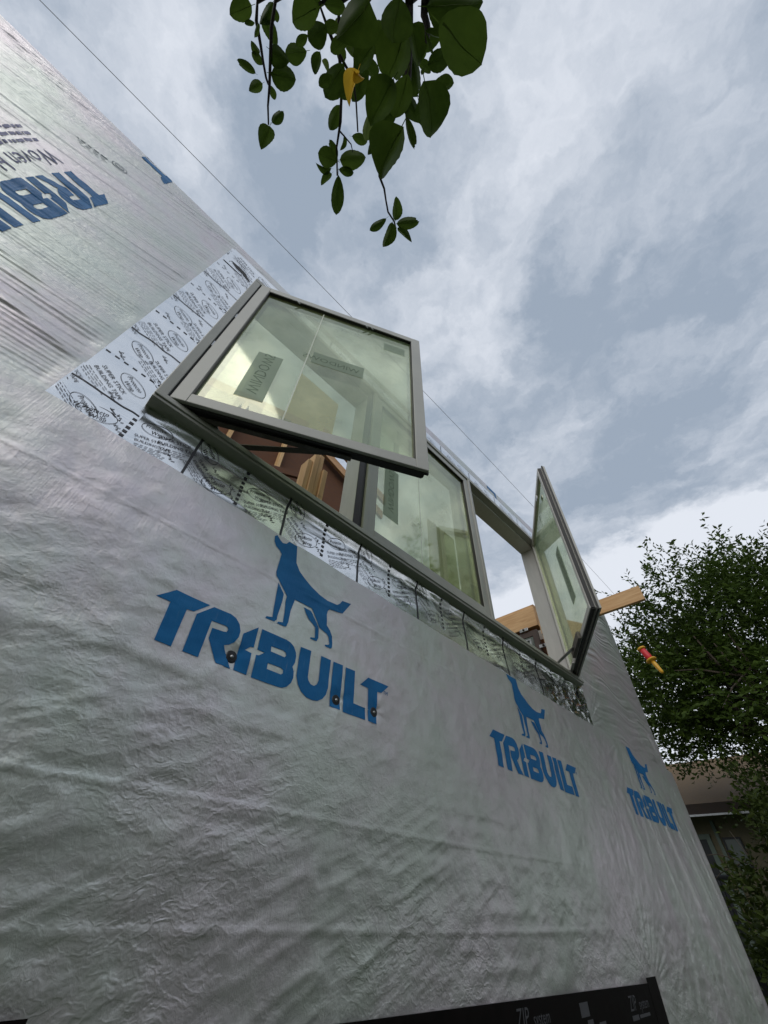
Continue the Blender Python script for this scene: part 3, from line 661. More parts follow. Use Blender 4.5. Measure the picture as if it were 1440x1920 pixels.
def make_sash(name, origin, ux, width, z0, z1, outward, label, fixed=False):
    """origin: hinge corner on the outer face; ux: unit direction along the width; outward: unit normal to the outside."""
    U = Vector((ux[0], ux[1], 0)).normalized(); N = Vector((outward[0], outward[1], 0)).normalized(); O = Vector((origin[0], origin[1], 0))
    P = lambda u, n, z: O + U * u + N * n + Vector((0, 0, z))
    def bar(m, u0, u1, n0, n1, za, zb):
        vs = [P(u, n, z) for z in (za, zb) for u, n in ((u0, n0), (u1, n0), (u1, n1), (u0, n1))]
        return m.add(vs, [(0, 3, 2, 1), (4, 5, 6, 7), (0, 1, 5, 4), (1, 2, 6, 5), (2, 3, 7, 6), (3, 0, 4, 7)])
    W, st = width, 0.049
    m = MB()                     # face flange, mitred visually by butted stiles and rails
    bar(m, 0, st, -0.022, 0, z0, z1); bar(m, W - st, W, -0.022, 0, z0, z1)
    bar(m, st, W - st, -0.022, 0, z0, z0 + st); bar(m, st, W - st, -0.022, 0, z1 - st, z1)
    sash = m.build(name, M['frame'], win, bev=0.0025); tag(sash, label)
    m = MB(); i = 0.011; s2 = st - 0.006
    bar(m, i, s2, -0.052, -0.0225, z0 + i, z1 - i); bar(m, W - s2, W - i, -0.052, -0.0225, z0 + i, z1 - i)
    bar(m, s2, W - s2, -0.052, -0.0225, z0 + i, z0 + s2); bar(m, s2, W - s2, -0.052, -0.0225, z1 - s2, z1 - i)
    m.build('inner_frame', M['frame'] if fixed else M['frame_in'], sash, bev=0.002)
    if not fixed:
        m = MB(); e = 0.0035     # black bulb seal round the sash edge
        bar(m, -e, W + e, -0.0215, -0.013, z0 - e, z0); bar(m, -e, W + e, -0.0215, -0.013, z1, z1 + e)
        bar(m, -e, 0, -0.0215, -0.013, z0, z1); bar(m, W, W + e, -0.0215, -0.013, z0, z1)
        bar(m, i, W - i, -0.048, -0.028, z0 + i - 0.006, z0 + i - 0.0005); bar(m, W - i + 0.0005, W - i + 0.006, -0.048, -0.028, z0 + i, z1 - i)
        bar(m, i, W - i, -0.048, -0.028, z1 - i + 0.0005, z1 - i + 0.006)
        m.build('edge_seal', M['rubber'], sash)
    m = MB(); g = 0.0035         # glazing bead line
    bar(m, st, st + g, -0.021, -0.0035, z0 + st, z1 - st); bar(m, W - st - g, W - st, -0.021, -0.0035, z0 + st, z1 - st)
    bar(m, st + g, W - st - g, -0.021, -0.0035, z0 + st, z0 + st + g); bar(m, st + g, W - st - g, -0.021, -0.0035, z1 - st - g, z1 - st)
    m.build('glazing_seal', M['rubber'], sash)
    m = MB(); bar(m, st - 0.004, W - st + 0.004, -0.0225 - 0.016, -0.022 + 0.006, z0 + st - 0.004, z1 - st + 0.004)
    gp = m.build('glass_pane', M['glass'], sash)
    def quad_on(name, u0, u1, za, zb, mt, n=-0.0145, parent=sash):
        return MB().add([P(u0, n, za), P(u1, n, za), P(u1, n, zb), P(u0, n, zb)], [(0, 1, 2, 3)]).build(name, mt, parent)
    def text_on(txt, u, z, size, rot, mt, n=-0.0138, mirror=True):
        vs, fs = glyphs(txt, size); c, s = math.cos(rot), math.sin(rot); fl = -1 if mirror else 1
        m = MB().add([P(u + fl * a * c - b * s, n, z + fl * a * s + b * c) for a, b in vs], fs)
        return m.build('printed_words', mt, sash)
    return sash, quad_on, text_on, P, bar

ZS0, ZS1 = 1.098, 2.255
# left sash, hinged at the left jamb
hl, fl_ = Vector((-0.056, 0.936)), Vector((0.726, 0.534)); d = fl_ - hl; WL_ = d.length; d.normalize()
left, q, tx, PL, bl = make_sash('sash', hl, d, WL_, ZS0, ZS1, (d[1], -d[0]), 'sash at the left swung outward, with pale stickers on its glass')
q('sticker', 0.155, 0.255, 1.235, 1.585, M['sticker']); tx('WINDOWS', 0.182, 1.27, 0.062, -math.pi / 2, M['sticker_ink'])
q('sticker', 0.36, 0.595, 1.64, 1.74, M['sticker']); tx('WINDOWS', 0.575, 1.668, 0.05, 0, M['sticker_ink'])
q('sticker', 0.68, 0.795, 2.02, 2.10, M['sticker'])
q('film_edge', 0.338, 0.343, ZS0 + 0.062, ZS1 - 0.062, M['film'])
for u in (0.19, 0.215): MB().add([PL(u, -0.0135, 1.165), PL(u + 0.012, -0.0135, 1.165), PL(u + 0.006, -0.0135, 1.19)], [(0, 1, 2)]).build('sticker', M['film'], left)
for u, z in ((0.2, ZS1 - 0.060), (0.57, ZS1 - 0.060), (0.60, ZS1 - 0.060)): MB().box(PL(u, 0.0005, z) - Vector((.012, .002, .003)), PL(u, 0.0005, z) + Vector((.012, .002, .003))).build('glazing_clip', M['metal'], left)
# right sash, hinged at the right jamb
hr, fr_ = Vector((2.775, 0.942)), Vector((2.018, 0.466)); d2 = fr_ - hr; WR_ = d2.length; d2.normalize()
right, q, tx, PR, br = make_sash('sash', hr, d2, WR_, ZS0, ZS1, (-d2[1], d2[0]), 'sash at the right swung outward, showing its inner face')
q('sticker', 0.575, 0.675, 1.31, 1.70, M['sticker'], -0.0405); tx('WINDOWS', 0.612, 1.68, 0.06, -math.pi / 2, M['sticker_ink'], -0.0412, False)
# fixed middle light
fixed, q, tx, PF, bf = make_sash('fixed_sash', (M1 + 0.0125, 0.946), (1, 0), M2 - M1 - 0.025, WZ0 + 0.0350, WZ1 - 0.034, (0, -1), 'closed middle light between the two open sashes', True)
q('sticker', 0.11, 0.215, 1.30, 1.68, M['sticker']); tx('WINDOWS', 0.14, 1.35, 0.06, -math.pi / 2, M['sticker_ink'])
q('sticker', 0.20, 0.36, 2.00, 2.10, M['sticker']); q('sticker', 0.17, 0.215, 1.83, 1.95, M['sticker'])
for u in (0.15, 0.20): MB().add([PF(u, -0.0138, 1.78), PF(u + 0.02, -0.0138, 1.75), PF(u + 0.04, -0.0138, 1.78), PF(u + 0.02, -0.0138, 1.81)], [(0, 1, 2, 3)]).build('sticker', M['sticker_ink'], fixed)
q('film_edge', 0.388, 0.392, WZ0 + 0.1, WZ1 - 0.1, M['film'])
# operator arms, brackets and crank
def strut(a, b, w_, t_, mt, par, name='hinge_arm'):
    a, b = Vector(a), Vector(b); d_ = (b - a); L = d_.length; x_ = d_.normalized(); z_ = Vector((0, 0, 1)); y_ = z_.cross(x_).normalized(); z_ = x_.cross(y_)
    mx = Matrix((x_, y_, z_)).transposed().to_4x4(); mx.translation = a
    return MB().box((0, -w_ / 2, -t_ / 2), (L, w_ / 2, t_ / 2), mx).build(name, mt, par, bev=0.001)
strut((0.155, 1.0, 1.112), PL(0.52, -0.040, 1.094), 0.022, 0.005, M['dark_metal'], win)
strut((0.155, 1.0, 1.106), PL(0.13, -0.040, 1.096), 0.022, 0.005, M['dark_metal'], win)
strut(PL(0.02, -0.05, 1.092), PL(0.60, -0.040, 1.092), 0.018, 0.006, M['dark_metal'], win, 'hinge_track')
crank = MB().box((0.315, 1.045, WZ0 + 0.0305), (0.43, 1.085, WZ0 + 0.062)); crank.tube([(0.33, 1.05, 1.125), (0.36, 1.04, 1.15), (0.45, 1.04, 1.135)], [0.012, 0.013, 0.008], 8)
crank.build('crank_handle', M['dark_metal'], win, bev=0.003)
strut((2.52, 0.985, 1.105), PR(0.40, -0.060, 1.135), 0.02, 0.006, M['metal'], win)
strut((2.40, 1.0, 1.103), (2.66, 0.95, 1.107), 0.02, 0.006, M['dark_metal'], win)
m = MB(); br(m, 0.30, 0.56, -0.072, -0.0525, ZS0 + 0.006, ZS0 + 0.05); m.build('sash_bracket', M['dark_metal'], right, bev=0.002)
strut((2.68, 0.95, 1.105), PR(0.22, -0.055, 1.11), 0.018, 0.006, M['metal'], win)
m = MB(); br(m, 0.64, 0.68, -0.062, -0.0525, ZS1 - 0.10, ZS1 - 0.07); m.build('sash_catch', M['metal'], right, bev=0.001)

# ================================================================== FRAMING BEHIND THE WINDOW (parts of the house)
def hpart(name, m, mt, label=None, bev=0.0):
    o = m.build(name, mt, house, bev)
    if label: tag(o, label)
    return o
hpart('rough_sill', MB().box((-0.2, 1.106, WZ0 - 0.02), (2.9, 1.24, 1.118)), M['lumber_x'], 'pale plank along the inside of the sill', 0.003)
for i, (dx, dz, dy) in enumerate(((0, -0.045, 0.0), (0.040, 0.05, 0.012), (0.0805, 0.075, 0.004), (0.122, -0.07, 0.02))):
    hpart('stud', MB().box((0.782 + dx, 1.60 - dy, 0.8), (0.782 + dx + 0.038, 1.69 - dy, 2.22 + dz)), M['lumber_z'], None, 0.003)
# gable of the part of the house that stands farther back
Pg = [(-1.6, 3.46), (-0.05, 4.12), (1.30, 4.69), (1.62, 4.46), (2.6, 4.10), (2.6, 0.0), (-1.6, 0.0)]
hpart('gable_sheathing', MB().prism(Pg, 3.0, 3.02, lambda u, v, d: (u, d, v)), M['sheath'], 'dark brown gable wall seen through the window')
for x0, x1 in ((-0.75, -0.71), (-0.16, -0.12), (0.45, 0.49), (1.06, 1.10)):
    zt = min(np.interp((x0, x1), [p[0] for p in Pg[:5]], [p[1] for p in Pg[:5]])) - 0.16
    hpart('stud', MB().box((x0, 2.91, 1.0), (x1, 2.998, zt)), M['lumber_z'], None, 0.003)
hpart('rafter', MB().prism([(-1.6, 3.28), (1.30, 4.52), (1.30, 4.67), (-1.6, 3.44)], 2.93, 2.97, lambda u, v, d: (u, d, v)), M['lumber_x'], None, 0.003)
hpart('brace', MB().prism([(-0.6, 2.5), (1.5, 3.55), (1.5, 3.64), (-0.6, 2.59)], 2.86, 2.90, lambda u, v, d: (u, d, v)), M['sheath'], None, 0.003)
def rafter(p0, p1, y0, y1, h):
    (x0, z0), (x1, z1) = p0, p1
    return MB().prism([(x0, z0), (x1, z1), (x1, z1 + h), (x0, z0 + h)], y0, y1, lambda u, v, d: (u, d, v))
hpart('rafter', rafter((1.45, 4.30), (2.75, 3.83), 2.90, 2.94, 0.14), M['lumber_x'], None, 0.003)
hpart('rafter', rafter((1.50, 4.54), (2.75, 4.07), 2.84, 2.88, 0.15), M['lumber_x'], None, 0.003)
hpart('plywood_sheet', MB().box((0.99, 3.045, 4.2), (1.75, 3.06, 5.85)), M['osb'], 'pale strand board standing above the gable edge')
hpart('plywood_sheet', MB().box((2.88, 2.20, 1.2), (3.42, 2.215, 3.46)), M['board'], 'green board seen through the middle light')
# right-hand wall of the room
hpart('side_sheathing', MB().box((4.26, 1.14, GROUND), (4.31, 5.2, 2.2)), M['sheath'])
hpart('header', MB().box((4.0, 1.62, 2.24), (4.13, 3.0, 2.47)), M['lumber_y'], 'amber header beam over the far window', 0.003)
hpart('header', MB().box((4.02, 1.62, 2.475), (4.13, 3.0, 2.512)), M['lumber_y'], None, 0.003)
for y in (1.50, 1.56): hpart('stud', MB().box((4.0, y, 0.8), (4.09, y + 0.038, 2.236)), M['lumber_z'], None, 0.003)
bw = MB(); bw.box((3.985, 1.64, 1.3), (4.02, 1.70, 2.19)).box((3.985, 2.4, 1.3), (4.02, 2.46, 2.19)).box((3.985, 1.7005, 2.13), (4.02, 2.3995, 2.19)).box((3.985, 1.7005, 1.3), (4.02, 2.3995, 1.36))
bwo = hpart('bronze_window', bw, M['bronze'], 'bronze window frame in the far side wall')
MB().box((3.992, 1.705, 1.365), (3.998, 2.395, 2.125)).build('glass_pane', M['dark_glass'], bwo)
bw2 = MB(); bw2.box((3.975, 1.73, 2.085), (3.991, 2.37, 2.10)).box((3.975, 1.73, 1.4), (3.991, 1.745, 2.0845)); bw2.build('frame_bead', M['metal'], bwo)
for y, z in ((1.78, 2.215), (1.60, 1.98)):
    MB().box((3.965, y - .05, z - .018), (3.984, y + .05, z + .018)).build('fixing_strap', M['metal'], bwo, bev=0.002)
    MB().lathe([(0.012, 0), (0.012, 0.012), (0.006, 0.02)], Matrix.Translation((3.964, y, z)) @ Matrix.Rotation(R(-90), 4, 'Y'), 10).build('screw_head', M['dark_metal'], bwo)
hpart('beam', MB().box((3.99, 0.535, 2.115), (4.03, 1.6, 2.265)), M['lumber_y'], 'raw pine beam end sticking out past the house corner', 0.003)

# ---- string line reel hung from the beam end
reel = empty('line_reel', 'small red and yellow string reel dangling below the pine beam end', 'string reel', (4.01, 0.71, 1.47))
top, tip = on(1201, 1215, 4.01, 0), on(1243, 1262, 4.01, 0)
ax = (tip - top); L = ax.length; zq = ax.normalized().to_track_quat('Z', 'Y').to_matrix().to_4x4(); zq.translation = top
k = L / 0.30
MB().lathe([(0.012, 0.0), (0.040, 0.004), (0.043, 0.012), (0.040, 0.020), (0.020, 0.024)], zq @ Matrix.Scale(k, 4), 16).build('top_flange', M['yellow'], reel, smooth=True)
MB().lathe([(0.026, 0.024), (0.031, 0.034), (0.031, 0.075), (0.034, 0.10), (0.031, 0.125), (0.026, 0.138)], zq @ Matrix.Scale(k, 4), 16).build('spool', M['red'], reel, smooth=True)
MB().lathe([(0.022, 0.138), (0.050, 0.142), (0.054, 0.150), (0.048, 0.158), (0.018, 0.164)], zq @ Matrix.Scale(k, 4), 16).build('lower_flange', M['yellow'], reel, smooth=True)
MB().lathe([(0.017, 0.164), (0.021, 0.19), (0.019, 0.25), (0.017, 0.285), (0.010, 0.30)], zq @ Matrix.Scale(k, 4), 12).build('handle', M['yellow'], reel, smooth=True)
hp = Vector((4.01, 0.80, 2.112))
MB().tube([top + Vector((0, 0, 0)), top + (hp - top) * 0.5 + Vector((0, 0.012, -0.01)), hp], 0.0022, 6).build('string', M['twig'], reel)

# ================================================================== OVERHEAD CABLE
cb = MB(); cv = []
for i in range(41):
    t = i / 40; x = -30 + 60 * t
    cv.append((x, 5.0, 15.75 - 0.0032 * (x - 4) ** 2 * 0.6))
cb.tube(cv, 0.0085, 6)
tag(cb.build('overhead_cable', M['cable']), 'thin dark cable crossing the cloudy sky above the roofline', 'cable')

# ================================================================== TREES AND BUSHES
def leaf_cloud(tips, dirs, n, llen, lwid, sprlen, droop, rs):
    """alternate leaflets along short shoots; every leaf is a folded kite of two triangles."""
    T = np.repeat(np.asarray(tips), n, 0); D = np.repeat(np.asarray(dirs), n, 0)
    N = len(T); t = np.tile(np.linspace(0.05, 1, n), len(tips))[:, None]
    sl = np.repeat(rs.uniform(0.6, 1.3, len(tips)), n)[:, None] * sprlen
    base = T + D * t * sl + np.array([0, 0, -1.0]) * (t ** 2) * sl * droop
    sidev = np.cross(D, rs.normal(size=(N, 3)) * 0.35 + np.array([0, 0, 1.0])); sidev /= np.linalg.norm(sidev, axis=1)[:, None] + 1e-9
    sg = np.where(np.arange(N) % 2 == 0, 1.0, -1.0)[:, None]
    L = sidev * sg * 0.8 + D * 0.6 + rs.normal(size=(N, 3)) * 0.35; L /= np.linalg.norm(L, axis=1)[:, None]
    Nn = np.cross(L, rs.normal(size=(N, 3))); Nn /= np.linalg.norm(Nn, axis=1)[:, None]
    s = rs.uniform(0.6, 1.25, (N, 1))
    up_ = np.cross(Nn, L) * 0.18
    a = base; b = base + L * llen * s * 0.5 + Nn * lwid * s * 0.5 + up_ * lwid; c = base + L * llen * s; d = base + L * llen * s * 0.5 - Nn * lwid * s * 0.5 + up_ * lwid
    V = np.stack([a, b, c, d], 1).reshape(-1, 3); k = np.arange(N)[:, None] * 4
    return V, np.concatenate([np.c_[k, k + 1, k + 2], np.c_[k, k + 2, k + 3]], 0)
def crown_points(center, rad, count, rs, lump=0.35, shell=0.45, gap=-0.16, gf=1.15):
    P = []; c = np.array(center); r = np.array(rad)
    off = rs.uniform(0, 50)
    while len(P) < count:
        v = rs.normal(size=3); v /= np.linalg.norm(v)
        lim = 1 + lump * (mnoise.noise(Vector(v * 2.1 + off)) * 1.3)
        q = (shell + (1 - shell) * rs.rand() ** 0.6) * lim
        p = c + v * r * q
        if mnoise.noise(Vector(p * gf + off)) > gap: P.append((p, v))
    return [p for p, _ in P], [v for _, v in P]
def tree(name, label, base, height, center, rad, shoots, per, llen, lwid, lm, seed, group=None, cat='tree', sprlen=0.55, limbs=9, trunk_r=0.16, droop=0.25, lump=0.35, gap=-0.16, gf=1.15, keep=None):
    rs = np.random.RandomState(seed)
    root = empty(name, label, cat, base, group)
    m = MB(); b = Vector(base); c = Vector(center)
    mid = b.lerp(c, 0.55) + Vector((rs.uniform(-.2, .2), rs.uniform(-.2, .2), 0))
    m.tube([b, b.lerp(mid, .5) + Vector((.05, -.04, 0)), mid, c + Vector((0, 0, rad[2] * .4))], [trunk_r, trunk_r * .85, trunk_r * .65, trunk_r * .15], 9)
    for i in range(limbs):
        v = rs.normal(size=3); v[2] = abs(v[2]) * 0.8 + 0.1; v /= np.linalg.norm(v)
        st = b.lerp(c, rs.uniform(0.5, 0.95)); en = c + Vector(v * np.array(rad) * 0.85)
        md = st.lerp(en, .5) + Vector((0, 0, -0.12 * rad[2] + rs.uniform(0, .3)))
        m.tube([st, md, en], [trunk_r * .42, trunk_r * .25, trunk_r * .05], 6)
        for j in range(3):
            e2 = md.lerp(en, rs.uniform(.1, .8)); v2 = rs.normal(size=3) * 0.45 * rad[2] * 0.5
            m.tube([e2, e2 + Vector(v2) * .6 + Vector((0, 0, .05)), e2 + Vector(v2)], [trunk_r * .14, trunk_r * .08, trunk_r * .03], 5)
    m.build('trunk', M['bark'], root, smooth=True)
    tips, dirs = crown_points(center, rad, shoots, rs, lump, 0.4, gap, gf)
    if keep: k_ = [i for i, p in enumerate(tips) if keep(p)]; tips = [tips[i] for i in k_]; dirs = [dirs[i] for i in k_]
    dirs = np.array(dirs) * 0.8 + rs.normal(size=(len(dirs), 3)) * 0.45 + np.array([0, 0, 0.1]); dirs /= np.linalg.norm(dirs, axis=1)[:, None]
    V, F = leaf_cloud(tips, dirs, per, llen, lwid, sprlen, droop, rs)
    link('crown', np_mesh('crown', V, F), lm, root)
    return root
tree('garden_tree', 'tall dark green tree behind the house corner, above the brown roof', (9.3, 0.2, GROUND), 7, (8.9, 0.05, 2.5), (1.75, 2.15, 1.75), 4700, 20, 0.095, 0.04, M['leaf_tree'], 3, group='trees behind the house corner', sprlen=0.7, limbs=14, droop=0.1, lump=0.5, gap=-0.2, gf=1.5, keep=lambda p: not (p[1] > 0.55 and p[2] < 2.1))
tree('garden_tree', 'feathery reddish tipped tree at the edge of the dark green tree', (10.6, -2.1, GROUND), 7, (10.4, -1.9, 2.9), (1.5, 1.5, 1.9), 1300, 15, 0.085, 0.034, M['leaf_tree'], 5, group='trees behind the house corner', sprlen=0.9, lump=0.6, gap=0.0, gf=1.5)
tree('garden_bush', 'leafy bush below the tree, in front of the dark windows', (6.9, 0.55, GROUND), 3, (6.9, 0.95, -0.15), (0.6, 0.6, 1.2), 900, 14, 0.075, 0.034, M['leaf_bush'], 8, group='bushes before the neighbouring house', cat='bush', keep=lambda p: p[1] < p[0] * (0.135 if p[2] > 0.3 else 0.2), sprlen=0.34, limbs=6, trunk_r=0.05)
tree('garden_bush', 'drooping bush hanging in front of the brown roof edge', (7.6, -0.5, GROUND), 3, (7.6, 0.10, 1.0), (0.7, 0.85, 0.85), 420, 14, 0.075, 0.032, M['leaf_bush'], 9, group='bushes before the neighbouring house', cat='bush', sprlen=0.45, limbs=6, trunk_r=0.06, droop=0.5)
# the yard behind the photographer (mirrored in the glass, the foil and the sheen of the wrap)
tree('yard_tree', 'bright green yard tree mirrored in the middle light', (9.6, -6.3, GROUND), 9, (9.6, -6.3, 5.0), (2.6, 2.6, 4.2), 700, 12, 0.26, 0.13, M['leaf_yard'], 12, group='trees round the yard', sprlen=0.9, trunk_r=0.2)
tree('yard_tree', 'round yard tree standing opposite the wrapped wall', (1.5, -7.5, GROUND), 7, (1.5, -7.5, 1.4), (3.0, 2.2, 2.4), 700, 12, 0.26, 0.14, M['leaf_yard'], 13, group='trees round the yard', sprlen=0.9, trunk_r=0.2)
tree('yard_tree', 'broad yard tree standing beyond the left end of the wall', (-5.0, -6.5, GROUND), 7, (-5.0, -6.5, 2.2), (2.8, 2.4, 3.0), 650, 12, 0.26, 0.14, M['leaf_yard'], 14, group='trees round the yard', sprlen=0.9, trunk_r=0.2)

hd = np.random.RandomState(21)
hg = empty('added_hedge', 'unseen hedge added across the yard to darken the lower wall', 'hedge', (1.0, -5.0, GROUND))  # unseen hedge, added so the low wall gets less sky light
P_ = np.c_[hd.uniform(-9, 8, 2600), hd.uniform(-5.5, -4.6, 2600), hd.uniform(GROUND, 1.3, 2600)]
D_ = hd.normal(size=(2600, 3)) * np.array([1, 1, .7]); D_ /= np.linalg.norm(D_, axis=1)[:, None]
V, F = leaf_cloud(P_, D_, 10, 0.16, 0.09, 0.4, 0.1, hd)
link('foliage', np_mesh('foliage', V, F), M['leaf_yard'], hg)
m = MB()
for i in range(12): m.tube([(-8.5 + i * 1.4, -5.05, GROUND), (-8.4 + i * 1.4, -5.0, 0.2)], [0.04, 0.02], 6)
tag(m.build('stem', M['bark'], hg), kind='stuff')

# ---- fruit tree whose twigs hang over the photographer
ft_base = Vector((-1.75, -2.1, GROUND))
fruit = empty('fruit_tree', 'fruit tree with round dark leaves hanging into the top of the sky', 'tree', tuple(ft_base))
m = MB()
m.tube([ft_base, (-1.7, -2.0, -0.4), (-1.55, -1.85, 0.5), (-1.3, -1.6, 1.0)], [0.12, 0.10, 0.085, 0.07], 10)
m.tube([(-1.3, -1.6, 1.0), (-0.85, -1.3, 1.32), (-0.35, -1.02, 1.52), (0.05, -0.82, 1.56)], [0.05, 0.036, 0.026, 0.014], 8)
m.tube([(-1.3, -1.6, 1.0), (-1.5, -1.9, 1.7), (-1.6, -2.2, 2.2)], [0.05, 0.035, 0.01], 8)
m.tube([(-1.4, -1.7, 0.8), (-2.1, -2.0, 1.5), (-2.6, -2.1, 1.9)], [0.045, 0.03, 0.01], 8)
m.build('trunk', M['bark'], fruit, smooth=True)
rs = np.random.RandomState(4)
tips, dirs = crown_points((-2.0, -2.2, 1.5), (0.95, 0.75, 0.8), 260, rs)
V, F = leaf_cloud(tips, np.array(dirs), 12, 0.075, 0.055, 0.3, 0.3, rs)
tag(link('foliage', np_mesh('foliage', V, F), M['leaf'], fruit), kind='stuff')
TW = [  # pixel track, distance from the eye, first and last radius
    ([(480, 0), (485, 45), (490, 87), (494, 117), (499, 144), (505, 159)], 1.35, 1.30, 0.0046, 0.0022),
    ([(515, 0), (510, 54), (507, 108), (505, 162), (506, 199), (505, 236)], 1.22, 1.28, 0.0046, 0.0020),
    ([(598, 5), (618, 54), (629, 87), (642, 117), (652, 135)], 1.10, 1.12, 0.0040, 0.0024),
    ([(634, 0), (636, 87), (637, 171), (635, 226), (633, 275), (632, 330)], 1.12, 1.22, 0.0046, 0.0020),
    ([(637, 245), (648, 256), (660, 268), (664, 282)], 1.19, 1.2, 0.0018, 0.0010),
    ([(664, 80), (663, 108), (665, 150), (667, 190), (669, 243)], 0.95, 1.0, 0.0026, 0.0014),
    ([(768, 0), (766, 80), (765, 167), (763, 227)], 0.85, 0.98, 0.0085, 0.0040),
    ([(797, 0), (797, 31), (800, 50), (801, 66)], 0.80, 0.84, 0.0080, 0.0030),
    ([(700, 200), (708, 280), (715, 330), (720, 353), (725, 378), (728, 400), (739, 420), (742, 430)], 1.02, 1.20, 0.0030, 0.0016),
]
limb_pts = [Vector((-0.35, -1.02, 1.52)), Vector((-0.15, -0.92, 1.54)), Vector((0.05, -0.82, 1.56))]
TWIGS = []
for tr, d0, d1, r0, r1 in TW:
    n = len(tr); pts = [at(x, y, d0 + (d1 - d0) * i / (n - 1)) + Vector(rng.normal(size=3) * 0.002) for i, (x, y) in enumerate(tr)]
    if tr[0][1] <= 5:
        lp = min(limb_pts, key=lambda p: (p - pts[0]).length)
        pts = [lp, lp.lerp(pts[0], 0.5) + Vector((0, 0, 0.06))] + pts
    elif tr[0][0] == 700: pts = [at(766, 80, 0.9), at(730, 150, 0.96)] + pts
    elif tr[0][0] == 664: pts = [at(690, 0, 0.9).lerp(limb_pts[1], .4), at(672, 30, 0.93)] + pts
    nn = len(pts); rr = [r0 + (r1 - r0) * i / (nn - 1) * (1 + 0.25 * rng.randn() * 0.4) for i in range(nn)]
    o = MB().tube(pts, rr, 7).build('twig', M['twig'], fruit, smooth=True); TWIGS.append(pts)
# leaf shapes shared between the leaves: unit length along +Y, unit width along X, upper side +Z
def leaf_shape(kind):
    rows, cols = 14, 4; v = []
    for i in range(rows + 1):
        t = i / rows
        if kind == 0: w_ = math.sin(math.pi * t ** 0.85) ** 0.62
        elif kind == 1: w_ = math.sin(math.pi * t ** 1.15) ** 0.6
        elif kind == 2: w_ = math.sin(math.pi * t ** 0.7) ** 0.75
        else: w_ = math.sin(math.pi * t ** 0.95) ** 0.55
        w_ *= 0.5
        for j in range(cols + 1):
            s = -1 + 2 * j / cols
            jag = 1 + (0.022 * math.sin(i * 2.9 + kind + j) if j in (0, cols) else 0)
            x = s * w_ * jag + 0.03 * math.sin(3 * t + kind)
            fold = (0.20, 0.12, 0.34, 0.24)[kind]
            z = abs(s) * w_ * fold * 2 + (-0.22, 0.14, -0.3, 0.2)[kind] * (t - 0.3) ** 2 * 2 + 0.02 * math.sin(9 * t + 2 * s)
            y = t - (0.05 * abs(s) * (1 - t) if kind == 3 else 0)
            v.append((x, y, z))
    f = [(i * (cols + 1) + j, i * (cols + 1) + j + 1, (i + 1) * (cols + 1) + j + 1, (i + 1) * (cols + 1) + j) for i in range(rows) for j in range(cols)]
    k = len(v)                   # stalk
    v += [(-0.012, -0.16, 0), (0.012, -0.16, 0), (0.014, 0.03, 0.004), (-0.014, 0.03, 0.004)]
    f.append((k, k + 1, k + 2, k + 3))
    if kind == 3: f = [q_ for n_, q_ in enumerate(f) if n_ not in (rows * cols - 1, rows * cols - 2, rows * cols - 5)]   # nibbled tip
    me = bpy.data.meshes.new('leaf'); nb = len(f)
    for i in range(1, rows):     # raised midrib on the underside
        k = len(v)
        for r_ in (i, i + 1):
            cx_, cy_, cz_ = v[r_ * (cols + 1) + cols // 2]; wr = 0.018 * (1 - r_ / rows) + 0.004
            v += [(cx_ - wr, cy_, cz_ + 0.002), (cx_ + wr, cy_, cz_ + 0.002), (cx_, cy_, cz_ - 0.005)]
        f += [(k, k + 2, k + 5, k + 3), (k + 2, k + 1, k + 4, k + 5)]
    me.from_pydata(v, [], f); me.shade_smooth()
    me.polygons.foreach_set('material_index', [0 if i < nb else 1 for i in range(len(f))]); return me
LEAF_ME = {}
def leaf_mesh(kind, mt):
    if (kind, mt) not in LEAF_ME:
        me = leaf_shape(kind); me.materials.append(M[mt]); me.materials.append(M['leaf_vein' if mt == 'leaf' else mt]); LEAF_ME[kind, mt] = me
    return LEAF_ME[kind, mt]
